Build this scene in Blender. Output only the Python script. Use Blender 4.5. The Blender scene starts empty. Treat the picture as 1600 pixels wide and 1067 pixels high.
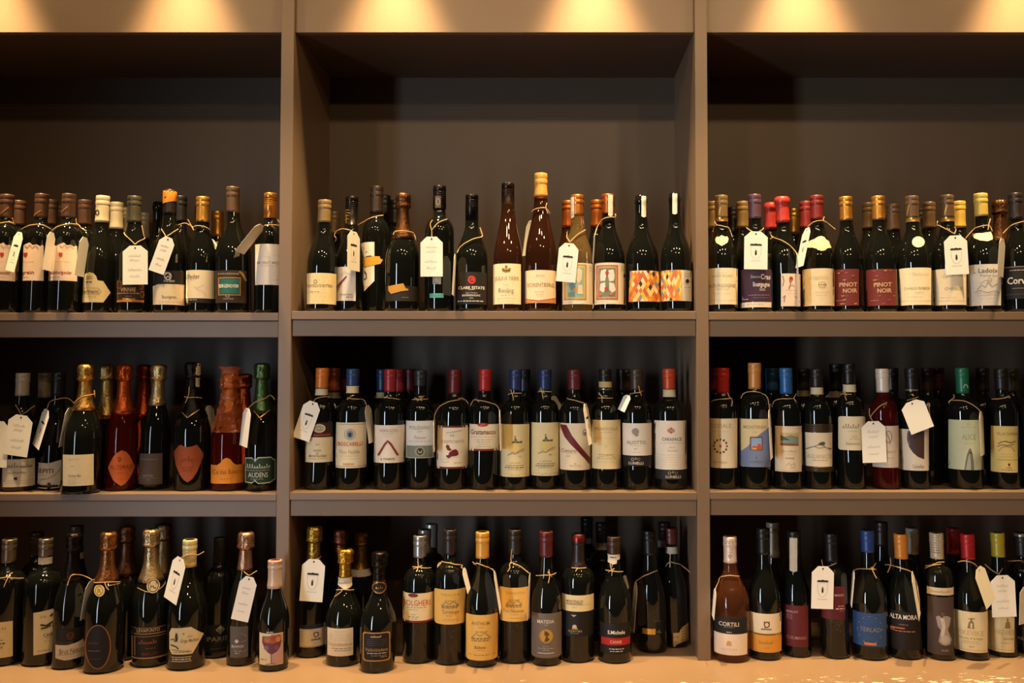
import bpy, bmesh, math, random
from mathutils import Vector
from mathutils.geometry import tessellate_polygon
random.seed(7)

# ------------------------------------------------------------------ camera, world, lights, exposure
FW, FH = 1600.0, 1067.0
F_PX, DIST, PITCH, CAM_Z = 1440.0, 2.25, math.radians(2.0), 1.60
VPX, HORIZON = 860.0, 576.0
CX, CY = VPX, HORIZON - F_PX * math.tan(PITCH)
sc = bpy.context.scene
col = sc.collection
cd = bpy.data.cameras.new('camera'); cam = bpy.data.objects.new('camera', cd); col.objects.link(cam)
cd.sensor_fit = 'HORIZONTAL'; cd.sensor_width = 36.0; cd.lens = 36.0 * F_PX / FW
cd.shift_x = (FW / 2 - CX) / FW; cd.shift_y = (CY - FH / 2) / FW
cd.clip_start = 0.02
cam.location = (0, -DIST, CAM_Z); cam.rotation_euler = (math.pi / 2 + PITCH, 0, 0)
sc.camera = cam
sc.view_settings.view_transform = 'Standard'; sc.view_settings.look = 'None'
sc.view_settings.exposure = 0.0; sc.view_settings.gamma = 1.0; sc.view_settings.use_curve_mapping = False

w = bpy.data.worlds.new('room_ambience'); sc.world = w; w.use_nodes = True
w.node_tree.nodes['Background'].inputs[0].default_value = (1.0, 0.74, 0.52, 1)
w.node_tree.nodes['Background'].inputs[1].default_value = 0.014

def ray(px, py):
    dx = (px - CX) / F_PX; dz = -(py - CY) / F_PX
    return dx, math.cos(PITCH) - dz * math.sin(PITCH), math.sin(PITCH) + dz * math.cos(PITCH)
def P(px, py, Y):
    dx, dy, dz = ray(px, py); t = (Y + DIST) / dy
    return dx * t, CAM_Z + dz * t
def on_plane(px, py, Z):            # depth at which the sight line meets the height Z
    dx, dy, dz = ray(px, py); t = (Z - CAM_Z) / dz
    return dy * t - DIST

def spot(name, loc, aim, watts, cone, blend, radius, color):
    l = bpy.data.lights.new(name, 'SPOT'); l.energy = watts; l.spot_size = math.radians(cone); l.spot_blend = blend
    l.shadow_soft_size = radius; l.color = color
    o = bpy.data.objects.new(name, l); col.objects.link(o); o.location = loc
    o.rotation_euler = (Vector(aim) - Vector(loc)).to_track_quat('-Z', 'Y').to_euler(); return o
WARM = (1.0, 0.70, 0.34)
for px in (-14, 290, 617, 925, 1250, 1592):          # halogen spots on the ceiling just in front of the valance
    x = P(px, 0, 0.012)[0]
    spot('ceiling_spot', (x, -0.13, 2.84), (x, 0.0, 1.90), 146, 48, 0.9, 0.028, WARM)           # the beam
    spot('ceiling_spot_spill', (x, -0.13, 2.84), (x, -0.10, 1.0), 12, 115, 1.0, 0.028, WARM)    # and its wider spill
for x, y, e in ((-1.25, -1.65, 0.8), (-0.4, -1.6, 1.0), (0.3, -1.65, 1.1), (1.05, -1.6, 1.2), (-0.1, -2.7, 0.8), (1.1, -2.7, 1.0)):
    spot('room_spot', (x, y, 3.0), (x * 0.7, 0.1, 1.75), 20 * e, 80, 0.8, 0.035, (1.0, 0.69, 0.37))
al = bpy.data.lights.new('glass_door_daylight', 'AREA'); al.shape = 'RECTANGLE'; al.size = 0.24; al.size_y = 2.0
al.energy = 9; al.spread = math.radians(62); al.color = (0.72, 0.86, 1.0)
ao = bpy.data.objects.new('glass_door_daylight', al); col.objects.link(ao); ao.location = (-2.15, -2.9, 1.25)
ao.rotation_euler = (Vector((0.55, 0, 1.35)) - Vector(ao.location)).to_track_quat('-Z', 'Y').to_euler()

# ------------------------------------------------------------------ materials
def lin(h):
    h = h.lstrip('#'); c = [int(h[i:i + 2], 16) / 255 for i in (0, 2, 4)]
    return tuple(v / 12.92 if v <= 0.04045 else ((v + 0.055) / 1.055) ** 2.4 for v in c) + (1,)
_m = {}
def M(name, hexc, rough=0.6, metal=0.0, spec=0.5, trans=0.0, bump=0.0, bscale=400, ior=1.5, vary=0.0, vscale=60):
    key = (name, hexc)
    if key in _m: return _m[key]
    m = bpy.data.materials.new(name + '_' + hexc.strip('#')); m.use_nodes = True; nt = m.node_tree
    b = nt.nodes['Principled BSDF']; c = lin(hexc)
    b.inputs['Base Color'].default_value = c; b.inputs['Roughness'].default_value = rough; b.inputs['Metallic'].default_value = metal
    b.inputs['Specular IOR Level'].default_value = spec; b.inputs['Transmission Weight'].default_value = trans; b.inputs['IOR'].default_value = ior
    if bump or vary:
        tc = nt.nodes.new('ShaderNodeTexCoord')
        if bump:
            n = nt.nodes.new('ShaderNodeTexNoise'); n.inputs['Scale'].default_value = bscale; n.inputs['Detail'].default_value = 4
            nt.links.new(tc.outputs['Object'], n.inputs['Vector'])
            bp = nt.nodes.new('ShaderNodeBump'); bp.inputs['Strength'].default_value = bump; bp.inputs['Distance'].default_value = 0.002
            nt.links.new(n.outputs['Fac'], bp.inputs['Height']); nt.links.new(bp.outputs['Normal'], b.inputs['Normal'])
        if vary:
            n = nt.nodes.new('ShaderNodeTexNoise'); n.inputs['Scale'].default_value = vscale; n.inputs['Detail'].default_value = 5
            nt.links.new(tc.outputs['Object'], n.inputs['Vector'])
            r = nt.nodes.new('ShaderNodeMixRGB'); r.inputs['Color1'].default_value = tuple(v * (1 - vary) for v in c[:3]) + (1,)
            r.inputs['Color2'].default_value = tuple(min(1, v * (1 + vary)) for v in c[:3]) + (1,)
            nt.links.new(n.outputs['Fac'], r.inputs['Fac']); nt.links.new(r.outputs['Color'], b.inputs['Base Color'])
    _m[key] = m; return m
def paper(h): return M('label_paper', h, 0.62, spec=0.3, vary=0.06, vscale=90)
def ink(h): return M('print', h, 0.55, spec=0.3)
GOLDINK = '#c99a4a'
def inkm(h):
    return M('foil_print', h, 0.35, 0.6) if h in ('#c99a4a', '#b9803e', '#d8a850') else ink(h)
GLASS = {'dark': lambda: M('bottle_glass', '#11120f', 0.022, spec=0.5, bump=0.02, bscale=30),
         'brown': lambda: M('bottle_glass', '#2a150b', 0.022, spec=0.5, bump=0.02, bscale=30),
         'green': lambda: M('bottle_glass', '#10160f', 0.022, spec=0.5, bump=0.02, bscale=30),
         'amber': lambda: M('clear_glass', '#e8c27a', 0.02, trans=0.92, ior=1.33),
         'rose': lambda: M('clear_glass', '#c47a50', 0.02, trans=0.92, ior=1.33),
         'pink': lambda: M('clear_glass', '#7a2420', 0.03, trans=0.8, ior=1.33),
         'orange': lambda: M('clear_glass', '#a02c0c', 0.03, trans=0.88, ior=1.33)}
def capmat(kind, h):
    if kind == 'champ': return M('foil', h, 0.27, 0.85, bump=0.9, bscale=170)
    if kind == 'screw': return M('screw_cap', h, 0.28, 0.7)
    if kind == 'wax': return M('wax', h, 0.35, 0.0)
    if kind == 'metal': return M('metal_capsule', h, 0.32, 0.75)
    return M('capsule', h, 0.38, 0.15)
TWINE = M('twine', '#c9a06c', 0.85, bump=0.6, bscale=900)
CARD = M('tag_card', '#f6efe2', 0.7, spec=0.2)
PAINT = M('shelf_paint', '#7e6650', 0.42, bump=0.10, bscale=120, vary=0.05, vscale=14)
PAINT_SHADED = M('shelf_paint_shaded', '#574637', 0.55, bump=0.05, bscale=120, vary=0.05, vscale=10)  # same shelf paint, darkened so its colour carries the shade inside the bays

def counter_material():
    m = bpy.data.materials.new('counter_paint'); m.use_nodes = True; nt = m.node_tree; b = nt.nodes['Principled BSDF']
    tc = nt.nodes.new('ShaderNodeTexCoord')
    n = nt.nodes.new('ShaderNodeTexNoise'); n.inputs['Scale'].default_value = 7; n.inputs['Detail'].default_value = 6
    r = nt.nodes.new('ShaderNodeMixRGB'); r.inputs['Color1'].default_value = lin('#967a60'); r.inputs['Color2'].default_value = lin('#a5866b')
    nt.links.new(tc.outputs['Object'], n.inputs['Vector']); nt.links.new(n.outputs['Fac'], r.inputs['Fac'])
    mp = nt.nodes.new('ShaderNodeMapping'); mp.inputs['Scale'].default_value = (26, 60, 1)
    n2 = nt.nodes.new('ShaderNodeTexNoise'); n2.inputs['Scale'].default_value = 1.0; n2.inputs['Detail'].default_value = 5; n2.inputs['Roughness'].default_value = 0.7
    nt.links.new(tc.outputs['Object'], mp.inputs['Vector']); nt.links.new(mp.outputs['Vector'], n2.inputs['Vector'])
    sx = nt.nodes.new('ShaderNodeSeparateXYZ'); nt.links.new(tc.outputs['Object'], sx.inputs['Vector'])
    # worn paint gathers along the front edge, most of it towards the end of the counter
    fy = nt.nodes.new('ShaderNodeMapRange'); fy.inputs['From Min'].default_value = -0.05; fy.inputs['From Max'].default_value = -0.17
    fy.inputs['To Min'].default_value = 0.0; fy.inputs['To Max'].default_value = 0.16
    nt.links.new(sx.outputs['Y'], fy.inputs['Value'])
    fx = nt.nodes.new('ShaderNodeMapRange'); fx.inputs['From Min'].default_value = -0.8; fx.inputs['From Max'].default_value = 1.0
    fx.inputs['To Min'].default_value = -0.05; fx.inputs['To Max'].default_value = 0.07
    nt.links.new(sx.outputs['X'], fx.inputs['Value'])
    a1 = nt.nodes.new('ShaderNodeMath'); a1.operation = 'ADD'; nt.links.new(n2.outputs['Fac'], a1.inputs[0]); nt.links.new(fy.outputs['Result'], a1.inputs[1])
    a2 = nt.nodes.new('ShaderNodeMath'); a2.operation = 'ADD'; nt.links.new(a1.outputs[0], a2.inputs[0]); nt.links.new(fx.outputs['Result'], a2.inputs[1])
    th = nt.nodes.new('ShaderNodeMapRange'); th.inputs['From Min'].default_value = 0.755; th.inputs['From Max'].default_value = 0.775
    nt.links.new(a2.outputs[0], th.inputs['Value'])
    mx = nt.nodes.new('ShaderNodeMixRGB'); mx.inputs['Color2'].default_value = lin('#fff3d8')
    nt.links.new(th.outputs['Result'], mx.inputs['Fac']); nt.links.new(r.outputs['Color'], mx.inputs['Color1'])
    nt.links.new(mx.outputs['Color'], b.inputs['Base Color']); b.inputs['Roughness'].default_value = 0.34
    return m

# ------------------------------------------------------------------ mesh helpers
class MB:
    def __init__(s): s.v, s.f, s.mi, s.mats = [], [], [], []
    def slot(s, m):
        if m not in s.mats: s.mats.append(m)
        return s.mats.index(m)
    def add(s, vs, fs, m):
        n = len(s.v); k = s.slot(m); s.v += vs
        for f in fs: s.f.append([i + n for i in f]); s.mi.append(k)
    def build(s, name, parent=None, loc=(0, 0, 0), smooth=True, recalc=False):
        me = bpy.data.meshes.new(name); me.from_pydata([(a - loc[0], b - loc[1], c - loc[2]) for a, b, c in s.v], [], s.f)
        for m in s.mats: me.materials.append(m)
        me.polygons.foreach_set('material_index', s.mi)
        if smooth: me.polygons.foreach_set('use_smooth', [True] * len(s.f))
        if recalc:
            bm = bmesh.new(); bm.from_mesh(me); bmesh.ops.recalc_face_normals(bm, faces=bm.faces); bm.to_mesh(me); bm.free()
        me.update()
        o = bpy.data.objects.new(name, me); col.objects.link(o)
        if parent: o.parent = parent
        return o
def empty(name, loc, label, cat, group=None):
    o = bpy.data.objects.new(name, None); col.objects.link(o); o.location = loc; o.empty_display_size = 0.05
    o['label'] = label; o['category'] = cat
    if group: o['group'] = group
    return o
def box(mb, x0, x1, y0, y1, z0, z1, m, bev=0.0):
    if bev:
        b = bev; vs = []; 
        bm = bmesh.new(); bmesh.ops.create_cube(bm, size=1.0)
        for v in bm.verts: v.co = Vector(((x0 + x1) / 2 + v.co.x * (x1 - x0), (y0 + y1) / 2 + v.co.y * (y1 - y0), (z0 + z1) / 2 + v.co.z * (z1 - z0)))
        bmesh.ops.bevel(bm, geom=list(bm.edges), offset=b, segments=2, affect='EDGES', profile=0.6)
        bm.verts.index_update(); mb.add([tuple(v.co) for v in bm.verts], [[v.index for v in f.verts] for f in bm.faces], m); bm.free(); return
    vs = [(x, y, z) for z in (z0, z1) for y in (y0, y1) for x in (x0, x1)]
    mb.add(vs, [(0, 2, 3, 1), (4, 5, 7, 6), (0, 1, 5, 4), (2, 6, 7, 3), (0, 4, 6, 2), (1, 3, 7, 5)], m)
def lathe(mb, prof, m, seg=32, shift=lambda z: 0.0, crinkle=0.0, closed=True, seed=1):
    rnd = random.Random(seed); vs, fs, n = [], [], len(prof)
    amp = [rnd.uniform(-1, 1) for _ in range(seg)]
    for i, (r, z) in enumerate(prof):
        for k in range(seg):
            a = 2 * math.pi * k / seg
            rr = r * (1 + crinkle * (amp[k] * 0.6 + rnd.uniform(-0.5, 0.5))) if (crinkle and r > 0.004) else r
            vs.append((shift(z) + rr * math.sin(a), -rr * math.cos(a), z))
    for i in range(n - 1):
        for k in range(seg):
            k2 = (k + 1) % seg; fs.append((i * seg + k, i * seg + k2, (i + 1) * seg + k2, (i + 1) * seg + k))
    if closed:
        fs.append(list(range(seg))[::-1]); fs.append([(n - 1) * seg + k for k in range(seg)])
    mb.add(vs, fs, m)
def tube(mb, pts, r, m, seg=6):
    pts = [Vector(p) for p in pts]; vs, fs = [], []
    for i, p in enumerate(pts):
        t = (pts[min(i + 1, len(pts) - 1)] - pts[max(i - 1, 0)])
        if t.length < 1e-9: t = Vector((0, 0, 1))
        t.normalize(); u = t.cross(Vector((0, 1, 0.13))); u.normalize(); v = t.cross(u)
        for k in range(seg):
            a = 2 * math.pi * k / seg; q = p + u * (r * math.cos(a)) + v * (r * math.sin(a)); vs.append(tuple(q))
    for i in range(len(pts) - 1):
        for k in range(seg): k2 = (k + 1) % seg; fs.append((i * seg + k, i * seg + k2, (i + 1) * seg + k2, (i + 1) * seg + k))
    fs.append(list(range(seg))[::-1]); fs.append([(len(pts) - 1) * seg + k for k in range(seg)]); mb.add(vs, fs, m)
def smooth_path(pts, n=5):
    if len(pts) < 3: return pts
    out = []
    for i in range(len(pts) - 1):
        p0, p1, p2, p3 = pts[max(i - 1, 0)], pts[i], pts[i + 1], pts[min(i + 2, len(pts) - 1)]
        for k in range(n):
            t = k / n
            out.append(tuple(0.5 * (2 * b + (c - a) * t + (2 * a - 5 * b + 4 * c - d) * t * t + (3 * b - a - 3 * c + d) * t ** 3) for a, b, c, d in zip(p0, p1, p2, p3)))
    return out + [pts[-1]]

_txt = {}
def text_mesh(s, bold):
    if (s, bold) in _txt: return _txt[(s, bold)]
    cu = bpy.data.curves.new('t', 'FONT'); cu.body = s; cu.size = 1.0; cu.resolution_u = 2; cu.offset = 0.018 if bold else 0.004
    o = bpy.data.objects.new('t', cu); col.objects.link(o)
    dg = bpy.context.evaluated_depsgraph_get(); me = bpy.data.meshes.new_from_object(o.evaluated_get(dg))
    vs = [tuple(v.co) for v in me.vertices]; fs = [tuple(p.vertices) for p in me.polygons]
    bpy.data.objects.remove(o); bpy.data.curves.remove(cu); bpy.data.meshes.remove(me)
    x0 = min(v[0] for v in vs); x1 = max(v[0] for v in vs)
    up = any(c.isupper() or c.isdigit() for c in s)
    y1 = max(v[1] for v in vs)
    _txt[(s, bold)] = (vs, fs, x0, x1, y1); return _txt[(s, bold)]

# ------------------------------------------------------------------ the shelving
Z_TOP = P(800, -170, 0)[1]
Z_COUNTER = P(1100, 1032, 0)[1]
DEPTH = 0.375
shelfpx = {1: {'l': (488.5, 501, 527), 'c': (486, 499, 525), 'r': (487, 499.7, 525.7)},
           2: {'l': (771.5, 782.5, 808), 'c': (769.3, 781.3, 806.8), 'r': (768.5, 780, 805.5)}}
X = {k: P(k, 490, 0)[0] for k in (-218, -198, 435, 455, 1088, 1107.4, 1740, 1760)}
BAY = {'l': (X[-198], X[435]), 'c': (X[455], X[1088]), 'r': (X[1107.4], X[1740])}
SHELF_Z = {3: {b: Z_COUNTER for b in 'lcr'}}
unit = empty('shelving_unit', (0, 0.18, Z_COUNTER), 'taupe painted built-in shelving with three bays full of wine bottles', 'shelving')
UL = tuple(unit.location)
def part(name, fn, mat=None):
    mb = MB(); fn(mb); return mb.build(name, unit, UL, smooth=False)
for a, b in ((-218, -198), (435, 455), (1088, 1107.4), (1740, 1760)):
    part('upright', lambda mb: box(mb, X[a], X[b], 0.0, DEPTH, Z_COUNTER, Z_TOP, PAINT, 0.0014))
for s in (1, 2):
    SHELF_Z[s] = {}
    for b in 'lcr':
        t, e, ap = (P(860, v, 0)[1] for v in shelfpx[s][b]); SHELF_Z[s][b] = t
        x0, x1 = BAY[b]
        part('shelf_board', lambda mb: box(mb, x0 + .0004, x1 - .0004, 0.0005, DEPTH - .001, e, t, PAINT, 0.0012))
        part('apron', lambda mb: box(mb, x0 + .001, x1 - .001, 0.006, 0.024, ap, e - .0006, PAINT, 0.0014))
ZV = P(860, 50.8, 0.012)[1]
for b in 'lcr':
    x0, x1 = BAY[b]
    part('valance', lambda mb: box(mb, x0 + .0004, x1 - .0004, 0.012, 0.03, ZV, Z_TOP, PAINT, 0.0012))
    part('top_board', lambda mb: box(mb, x0 + .0004, x1 - .0004, 0.0305, DEPTH - .001, ZV + .002, ZV + .022, PAINT_SHADED))
    part('back_panel', lambda mb: box(mb, x0 - .012, x1 + .012, DEPTH, DEPTH + .012, Z_COUNTER, Z_TOP, PAINT_SHADED))
mb = MB(); box(mb, X[-218] - .3, X[1760] + .3, -0.42, DEPTH + .012, Z_COUNTER - .045, Z_COUNTER - .0002, counter_material(), 0.004)
ct = mb.build('counter', smooth=False); ct['label'] = 'warm-lit worn painted counter the bottom bottles stand on'; ct['category'] = 'counter'

# ------------------------------------------------------------------ bottles
CROPS = {'R1a': (0, 280, 4.85), 'R1b': (220, 280, 4.85), 'R1c': (460, 260, 4.446), 'R1d': (640, 260, 4.446), 'R1e': (860, 280, 4.85),
         'R1f': (1090, 280, 4.85), 'R1g': (1340, 280, 4.85), 'R2a': (0, 550, 4.446), 'R2b': (220, 550, 4.446), 'R2c': (450, 550, 4.446),
         'R2d': (670, 550, 4.448), 'R2e': (860, 550, 4.446), 'R2f': (1100, 550, 4.444), 'R2g': (1340, 550, 4.446), 'R3a': (0, 810, 4.15),
         'R3b': (220, 810, 4.15), 'R3c': (450, 810, 4.15), 'R3d': (620, 810, 4.15), 'R3e': (860, 810, 4.152), 'R3f': (1100, 810, 4.152), 'R3g': (1340, 810, 4.15)}
CUR = {}
GROUPS = {(1, 'l'): 'bottles on the upper shelf of the first bay', (1, 'c'): 'bottles on the upper shelf of the middle bay', (1, 'r'): 'bottles on the upper shelf of the last bay',
          (2, 'l'): 'bottles on the middle shelf of the first bay', (2, 'c'): 'bottles on the middle shelf of the middle bay', (2, 'r'): 'bottles on the middle shelf of the last bay',
          (3, 'l'): 'bottles on the counter in the first bay', (3, 'c'): 'bottles on the counter in the middle bay', (3, 'r'): 'bottles on the counter in the last bay'}
def C(name, bay):
    CUR['c'] = CROPS[name]; CUR['row'] = int(name[1]); CUR['bay'] = bay
def px(x): return CUR['c'][0] + x / CUR['c'][2]
def py(y): return CUR['c'][1] + y / CUR['c'][2]

def outline(kind, R, H, rn):
    if kind == 'bord': zs, zn, fn = .615, .745, lambda t: (1 - t ** 2.3) ** 0.62
    elif kind == 'burg': zs, zn, fn = .43, .76, lambda t: (0.5 + 0.5 * math.cos(math.pi * t ** 1.12))
    elif kind == 'champ': zs, zn, fn = .42, .80, lambda t: (0.5 + 0.5 * math.cos(math.pi * t ** 1.05))
    elif kind == 'flute': zs, zn, fn = .40, .84, lambda t: (0.5 + 0.5 * math.cos(math.pi * t ** 0.92))
    elif kind == 'squat': zs, zn, fn = .36, .72, lambda t: (0.5 + 0.5 * math.cos(math.pi * t ** 1.15))
    rt = rn * 1.12
    pr = [(R * .55, .004), (R * .8, 0.0), (R * .95, .0015), (R, .009)]
    if kind == 'squat': pr = [(R * .5, .004), (R * .84, 0.0), (R * .93, .0015), (R * .95, .012), (R, .2 * H)]
    pr.append((R, zs * H))
    for k in range(1, 15):
        t = k / 15; pr.append((rt + (R - rt) * fn(t), (zs + (zn - zs) * t) * H))
    pr += [(rt, zn * H), (rn, min(zn + .06, .9) * H), (rn, .93 * H), (rn + .0013, .935 * H), (rn + .0013, .965 * H), (rn, .97 * H), (rn, .996 * H), (rn * .8, H)]
    return pr
def interp(prof, z):
    if z <= prof[0][1]: return prof[0][0]
    for (r0, z0), (r1, z1) in zip(prof, prof[1:]):
        if z0 <= z <= z1: return r0 if z1 == z0 else r0 + (r1 - r0) * (z - z0) / (z1 - z0)
    return prof[-1][0]

class Bottle: pass
def make_bottle(xl, xr, top, kind, cap, label, labels=(), base=None, d=None, xt=None, glass='dark', extra=(), row=None, bay=None, R=None, Yaxis=None, Xc=None, H=None, group=True, push=1):
    B = Bottle(); row = row or CUR['row']; bay = bay or CUR['bay']; B.row, B.bay, B.kind, B.capdef = row, bay, kind, cap
    Zb = SHELF_Z[row][bay]
    if Yaxis is None:
        Rpx = (xr - xl) / 2 / CUR['c'][2]; R0 = min(.0445, max(.0345, Rpx * (DIST + .05) / F_PX)) if R is None else R
        if base is not None: yf = max(-.14, on_plane(px((xl + xr) / 2), py(base), Zb))
        else: yf = {1: .014, 2: .040, 3: 0.0}[row] if d is None else d
        B.Y = yf + R0; B.R = R0
    else: B.Y, B.R = Yaxis, R
    if Xc is None:
        ymid = {1: 430, 2: 705, 3: 980}[row]; xb = P(px((xl + xr) / 2), ymid, B.Y)[0]
        B.H = P(px((xl + xr) / 2), py(top), B.Y)[1] - Zb
        sl = 0.0
        if xt is not None: sl = max(-.03, min(.03, (P(px(xt), py(top), B.Y)[0] - xb) / (.7 * B.H)))
        B.sl = sl; B.X = xb - sl * .3 * B.H
        b0, b1 = BAY[bay]
        for _ in range(170):        # bottles stand clear of the uprights and of the ones already placed
            if B.Y - B.R > -.03: B.X = min(max(B.X, b0 + B.R + .001), b1 - B.R - .001)
            hit = [o for o in ALL if o.row == row and o.bay == bay and math.hypot(o.X - B.X, o.Y - B.Y) < o.R + B.R + .0032]
            if not hit: break
            if B.R > .0362 and R is None: B.R -= .0004; B.Y -= .0004
            else: B.Y += .001 * push
        B.H = P(px((xl + xr) / 2), py(top), B.Y)[1] - Zb
    else: B.X, B.H, B.sl = Xc, H, 0.0
    # perspective of the pitched camera: body centre read at body height
    B.Z = Zb; rn = .0128 if cap[0] == 'champ' else .0146; B.rn = rn
    B.prof = outline(kind, B.R, B.H, rn)
    ct = cap[0]; B.zc = max(.35 * B.H, P(px(0) if Xc is None else CX, cap[2], B.Y)[1] - Zb) if cap[2] is not None else .80 * B.H
    if cap[2] is not None and Xc is None: B.zc = max(.35 * B.H, P(px((xl + xr) / 2), py(cap[2]), B.Y - rn)[1] - Zb)
    if Xc is not None: B.zc = cap[2] * B.H
    B.root = empty('wine_bottle' if ct != 'champ' else 'sparkling_wine_bottle', (B.X, B.Y, Zb), label, 'bottle', GROUPS[(row, bay)] if group else None)
    sh = lambda z: B.sl * z; B.sh = sh
    m = MB(); lathe(m, B.prof, GLASS[glass](), 36, sh, closed=True); g = m.build('glass_body', B.root)
    H = B.H; off = .0012
    cm = capmat(ct, cap[1]) if ct != 'bare' else None
    cp = []
    if ct != 'bare':
        z0 = B.zc; m = MB()
        def ro(z): return interp(B.prof, z)
        if ct == 'champ':
            zs = [z0 + (.865 * H - z0) * k / 8 for k in range(9)]
            cp = [(ro(z0), z0 - .0002)] + [(ro(z) + .0016, z) for z in zs] + [(rn + .0026, .872 * H), (rn + .0064, .882 * H), (rn + .0066, .892 * H), (rn + .0048, .905 * H), (rn + .0052, .93 * H), (rn + .0064, .955 * H), (rn + .0060, .975 * H), (rn + .0036, .991 * H), (rn * .9, .999 * H), (rn * .4, H)]
            lathe(m, cp[:10], cm, 36, sh, closed=False); lathe(m, cp[9:], cm, 36, sh, crinkle=.11, closed=True, seed=int(B.X * 1e4) % 997)
        elif ct == 'wax':
            zs = [z0 + (.93 * H - z0) * k / 6 for k in range(7)]
            cp = [(ro(z0), z0 - .0005)] + [(ro(z) + .0024, z) for z in zs] + [(rn + .0048, .94 * H), (rn + .0052, .965 * H), (rn + .0044, .985 * H), (rn + .001, H * .999), (.004, H + .0015)]
            lathe(m, cp, cm, 32, sh, crinkle=.012, closed=True, seed=3)
        elif ct == 'screw':
            cp = [(ro(z0), z0 - .0002), (rn + .0018, z0), (rn + .0018, .90 * H)]
            z = .90 * H
            for k in range(4):
                cp += [(rn + .0018, z + .0005), (rn + .0009, z + .0016), (rn + .0009, z + .0026), (rn + .0018, z + .0036)]; z += .0048
            cp += [(rn + .0018, H - .002), (rn + .0008, H), (rn * .4, H + .0004)]
            lathe(m, cp, cm, 32, sh)
        else:
            zs = [z0 + (.915 * H - z0) * k / 6 for k in range(7)]
            cp = [(ro(z0), z0 - .0003)] + [(max(ro(z), rn) + off, z) for z in zs] + [(rn + .0011, .918 * H), (rn + .0019, .924 * H), (rn + .0021, .93 * H), (rn + .0021, .95 * H), (rn + .0015, .955 * H), (rn + .0015, .959 * H), (rn + .0019, .963 * H), (rn + .0019, .992 * H), (rn + .0012, H * .998), (rn * .9, H), (rn * .55, H), (rn * .5, H - .0008)]
            lathe(m, cp, cm, 32, sh)
        B.cap = m.build({'champ': 'foil', 'screw': 'screw_cap', 'wax': 'wax_seal'}.get(ct, 'capsule'), B.root)
    else: B.cap = None
    full = sorted([p for p in cp[1:]], key=lambda q: q[1])
    def rout(z):
        r = interp(B.prof, z)
        if full and z >= full[0][1]: r = max(r, interp(full, z))
        return r
    B.rout = rout
    for e in extra: add_extra(B, e)
    for L in labels: add_label(B, L)
    return B

def a_of(B, pxx, z, pyy):                # angle on the bottle where the sight line through column pxx lands
    r = B.rout(z); rd = ray(pxx, pyy); k = rd[0] / rd[1]; xc = B.X + B.sh(z); yc = B.Y
    # x = k*(y+D) ; (x-xc)^2+(y-yc)^2=r^2
    A = k * k + 1; b = 2 * (k * (k * DIST - xc) - yc); c = (k * DIST - xc) ** 2 + yc * yc - r * r
    disc = b * b - 4 * A * c
    if disc <= 0:
        s = 1 if k > xc / (yc + DIST) else -1
        return s * 1.45 + math.atan2(xc, -(yc + DIST)) * 0 - xc / (yc + DIST)
    y = (-b - math.sqrt(disc)) / (2 * A); x = k * (y + DIST)
    return math.atan2(x - xc, yc - y)
def z_of(B, pyy, pxx):
    z = P(pxx, pyy, B.Y - B.R * .95)[1] - B.Z
    r = B.rout(max(0, min(B.H, z)))
    return max(.0005, P(pxx, pyy, B.Y - r * .95)[1] - B.Z)
def S(B, a, z, off):
    r = B.rout(z) + off
    return (B.sh(z) + r * math.sin(a), -r * math.cos(a), z)
def mapper(B):
    cx = CX + F_PX * B.X / (B.Y - B.R + DIST)
    def f(x, y, off):
        z = z_of(B, py(y), cx); return S(B, a_of(B, px(x), z, py(y)), z, off)
    return f
def chain(pts, x):
    if x <= pts[0][0]: return pts[0][1]
    for (x0, y0), (x1, y1) in zip(pts, pts[1:]):
        if x0 <= x <= x1: return y0 if x1 == x0 else y0 + (y1 - y0) * (x - x0) / (x1 - x0)
    return pts[-1][1]
def columns(mb, f, topc, botc, off, m, n=16, nv=4):
    x0, x1 = topc[0][0], topc[-1][0]
    xs = sorted(set([x0 + (x1 - x0) * k / n for k in range(n + 1)] + [p[0] for p in topc + botc if x0 <= p[0] <= x1]))
    vs, fs = [], []
    for x in xs:
        t, b = chain(topc, x), chain(botc, x)
        for k in range(nv + 1): vs.append(f(x, b + (t - b) * k / nv, off))
    for i in range(len(xs) - 1):
        for k in range(nv): a = i * (nv + 1) + k; fs.append((a, a + nv + 1, a + nv + 2, a + 1))
    mb.add(vs, fs, m)
def strokef(mb, f, pts, th, off, m, lim=12):
    q = [pts[0]]
    for a, b in zip(pts, pts[1:]):
        n = max(1, int(abs(b[0] - a[0]) / lim + .999)); q += [(a[0] + (b[0] - a[0]) * j / n, a[1] + (b[1] - a[1]) * j / n) for j in range(1, n + 1)]
    pts = q; vs, fs = [], []
    for i, (x, y) in enumerate(pts):
        xa, ya = pts[max(i - 1, 0)]; xb, yb = pts[min(i + 1, len(pts) - 1)]
        dx, dy = xb - xa, yb - ya; l = math.hypot(dx, dy) or 1; nx, ny = -dy / l * th / 2, dx / l * th / 2
        vs += [f(x + nx, y + ny, off), f(x - nx, y - ny, off)]
    for i in range(len(pts) - 1): fs.append((2 * i, 2 * i + 1, 2 * i + 3, 2 * i + 2))
    mb.add(vs, fs, m)
def fine_tris(tris, lim):
    out, todo = [], list(tris)
    while todo:
        t = todo.pop(); e = [(abs(t[i][0] - t[(i + 1) % 3][0]), i) for i in range(3)]; m_, i = max(e)
        if m_ <= lim: out.append(t); continue
        a, b, c = t[i], t[(i + 1) % 3], t[(i + 2) % 3]; q = ((a[0] + b[0]) / 2, (a[1] + b[1]) / 2)
        todo += [(a, q, c), (q, b, c)]
    return out
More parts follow.
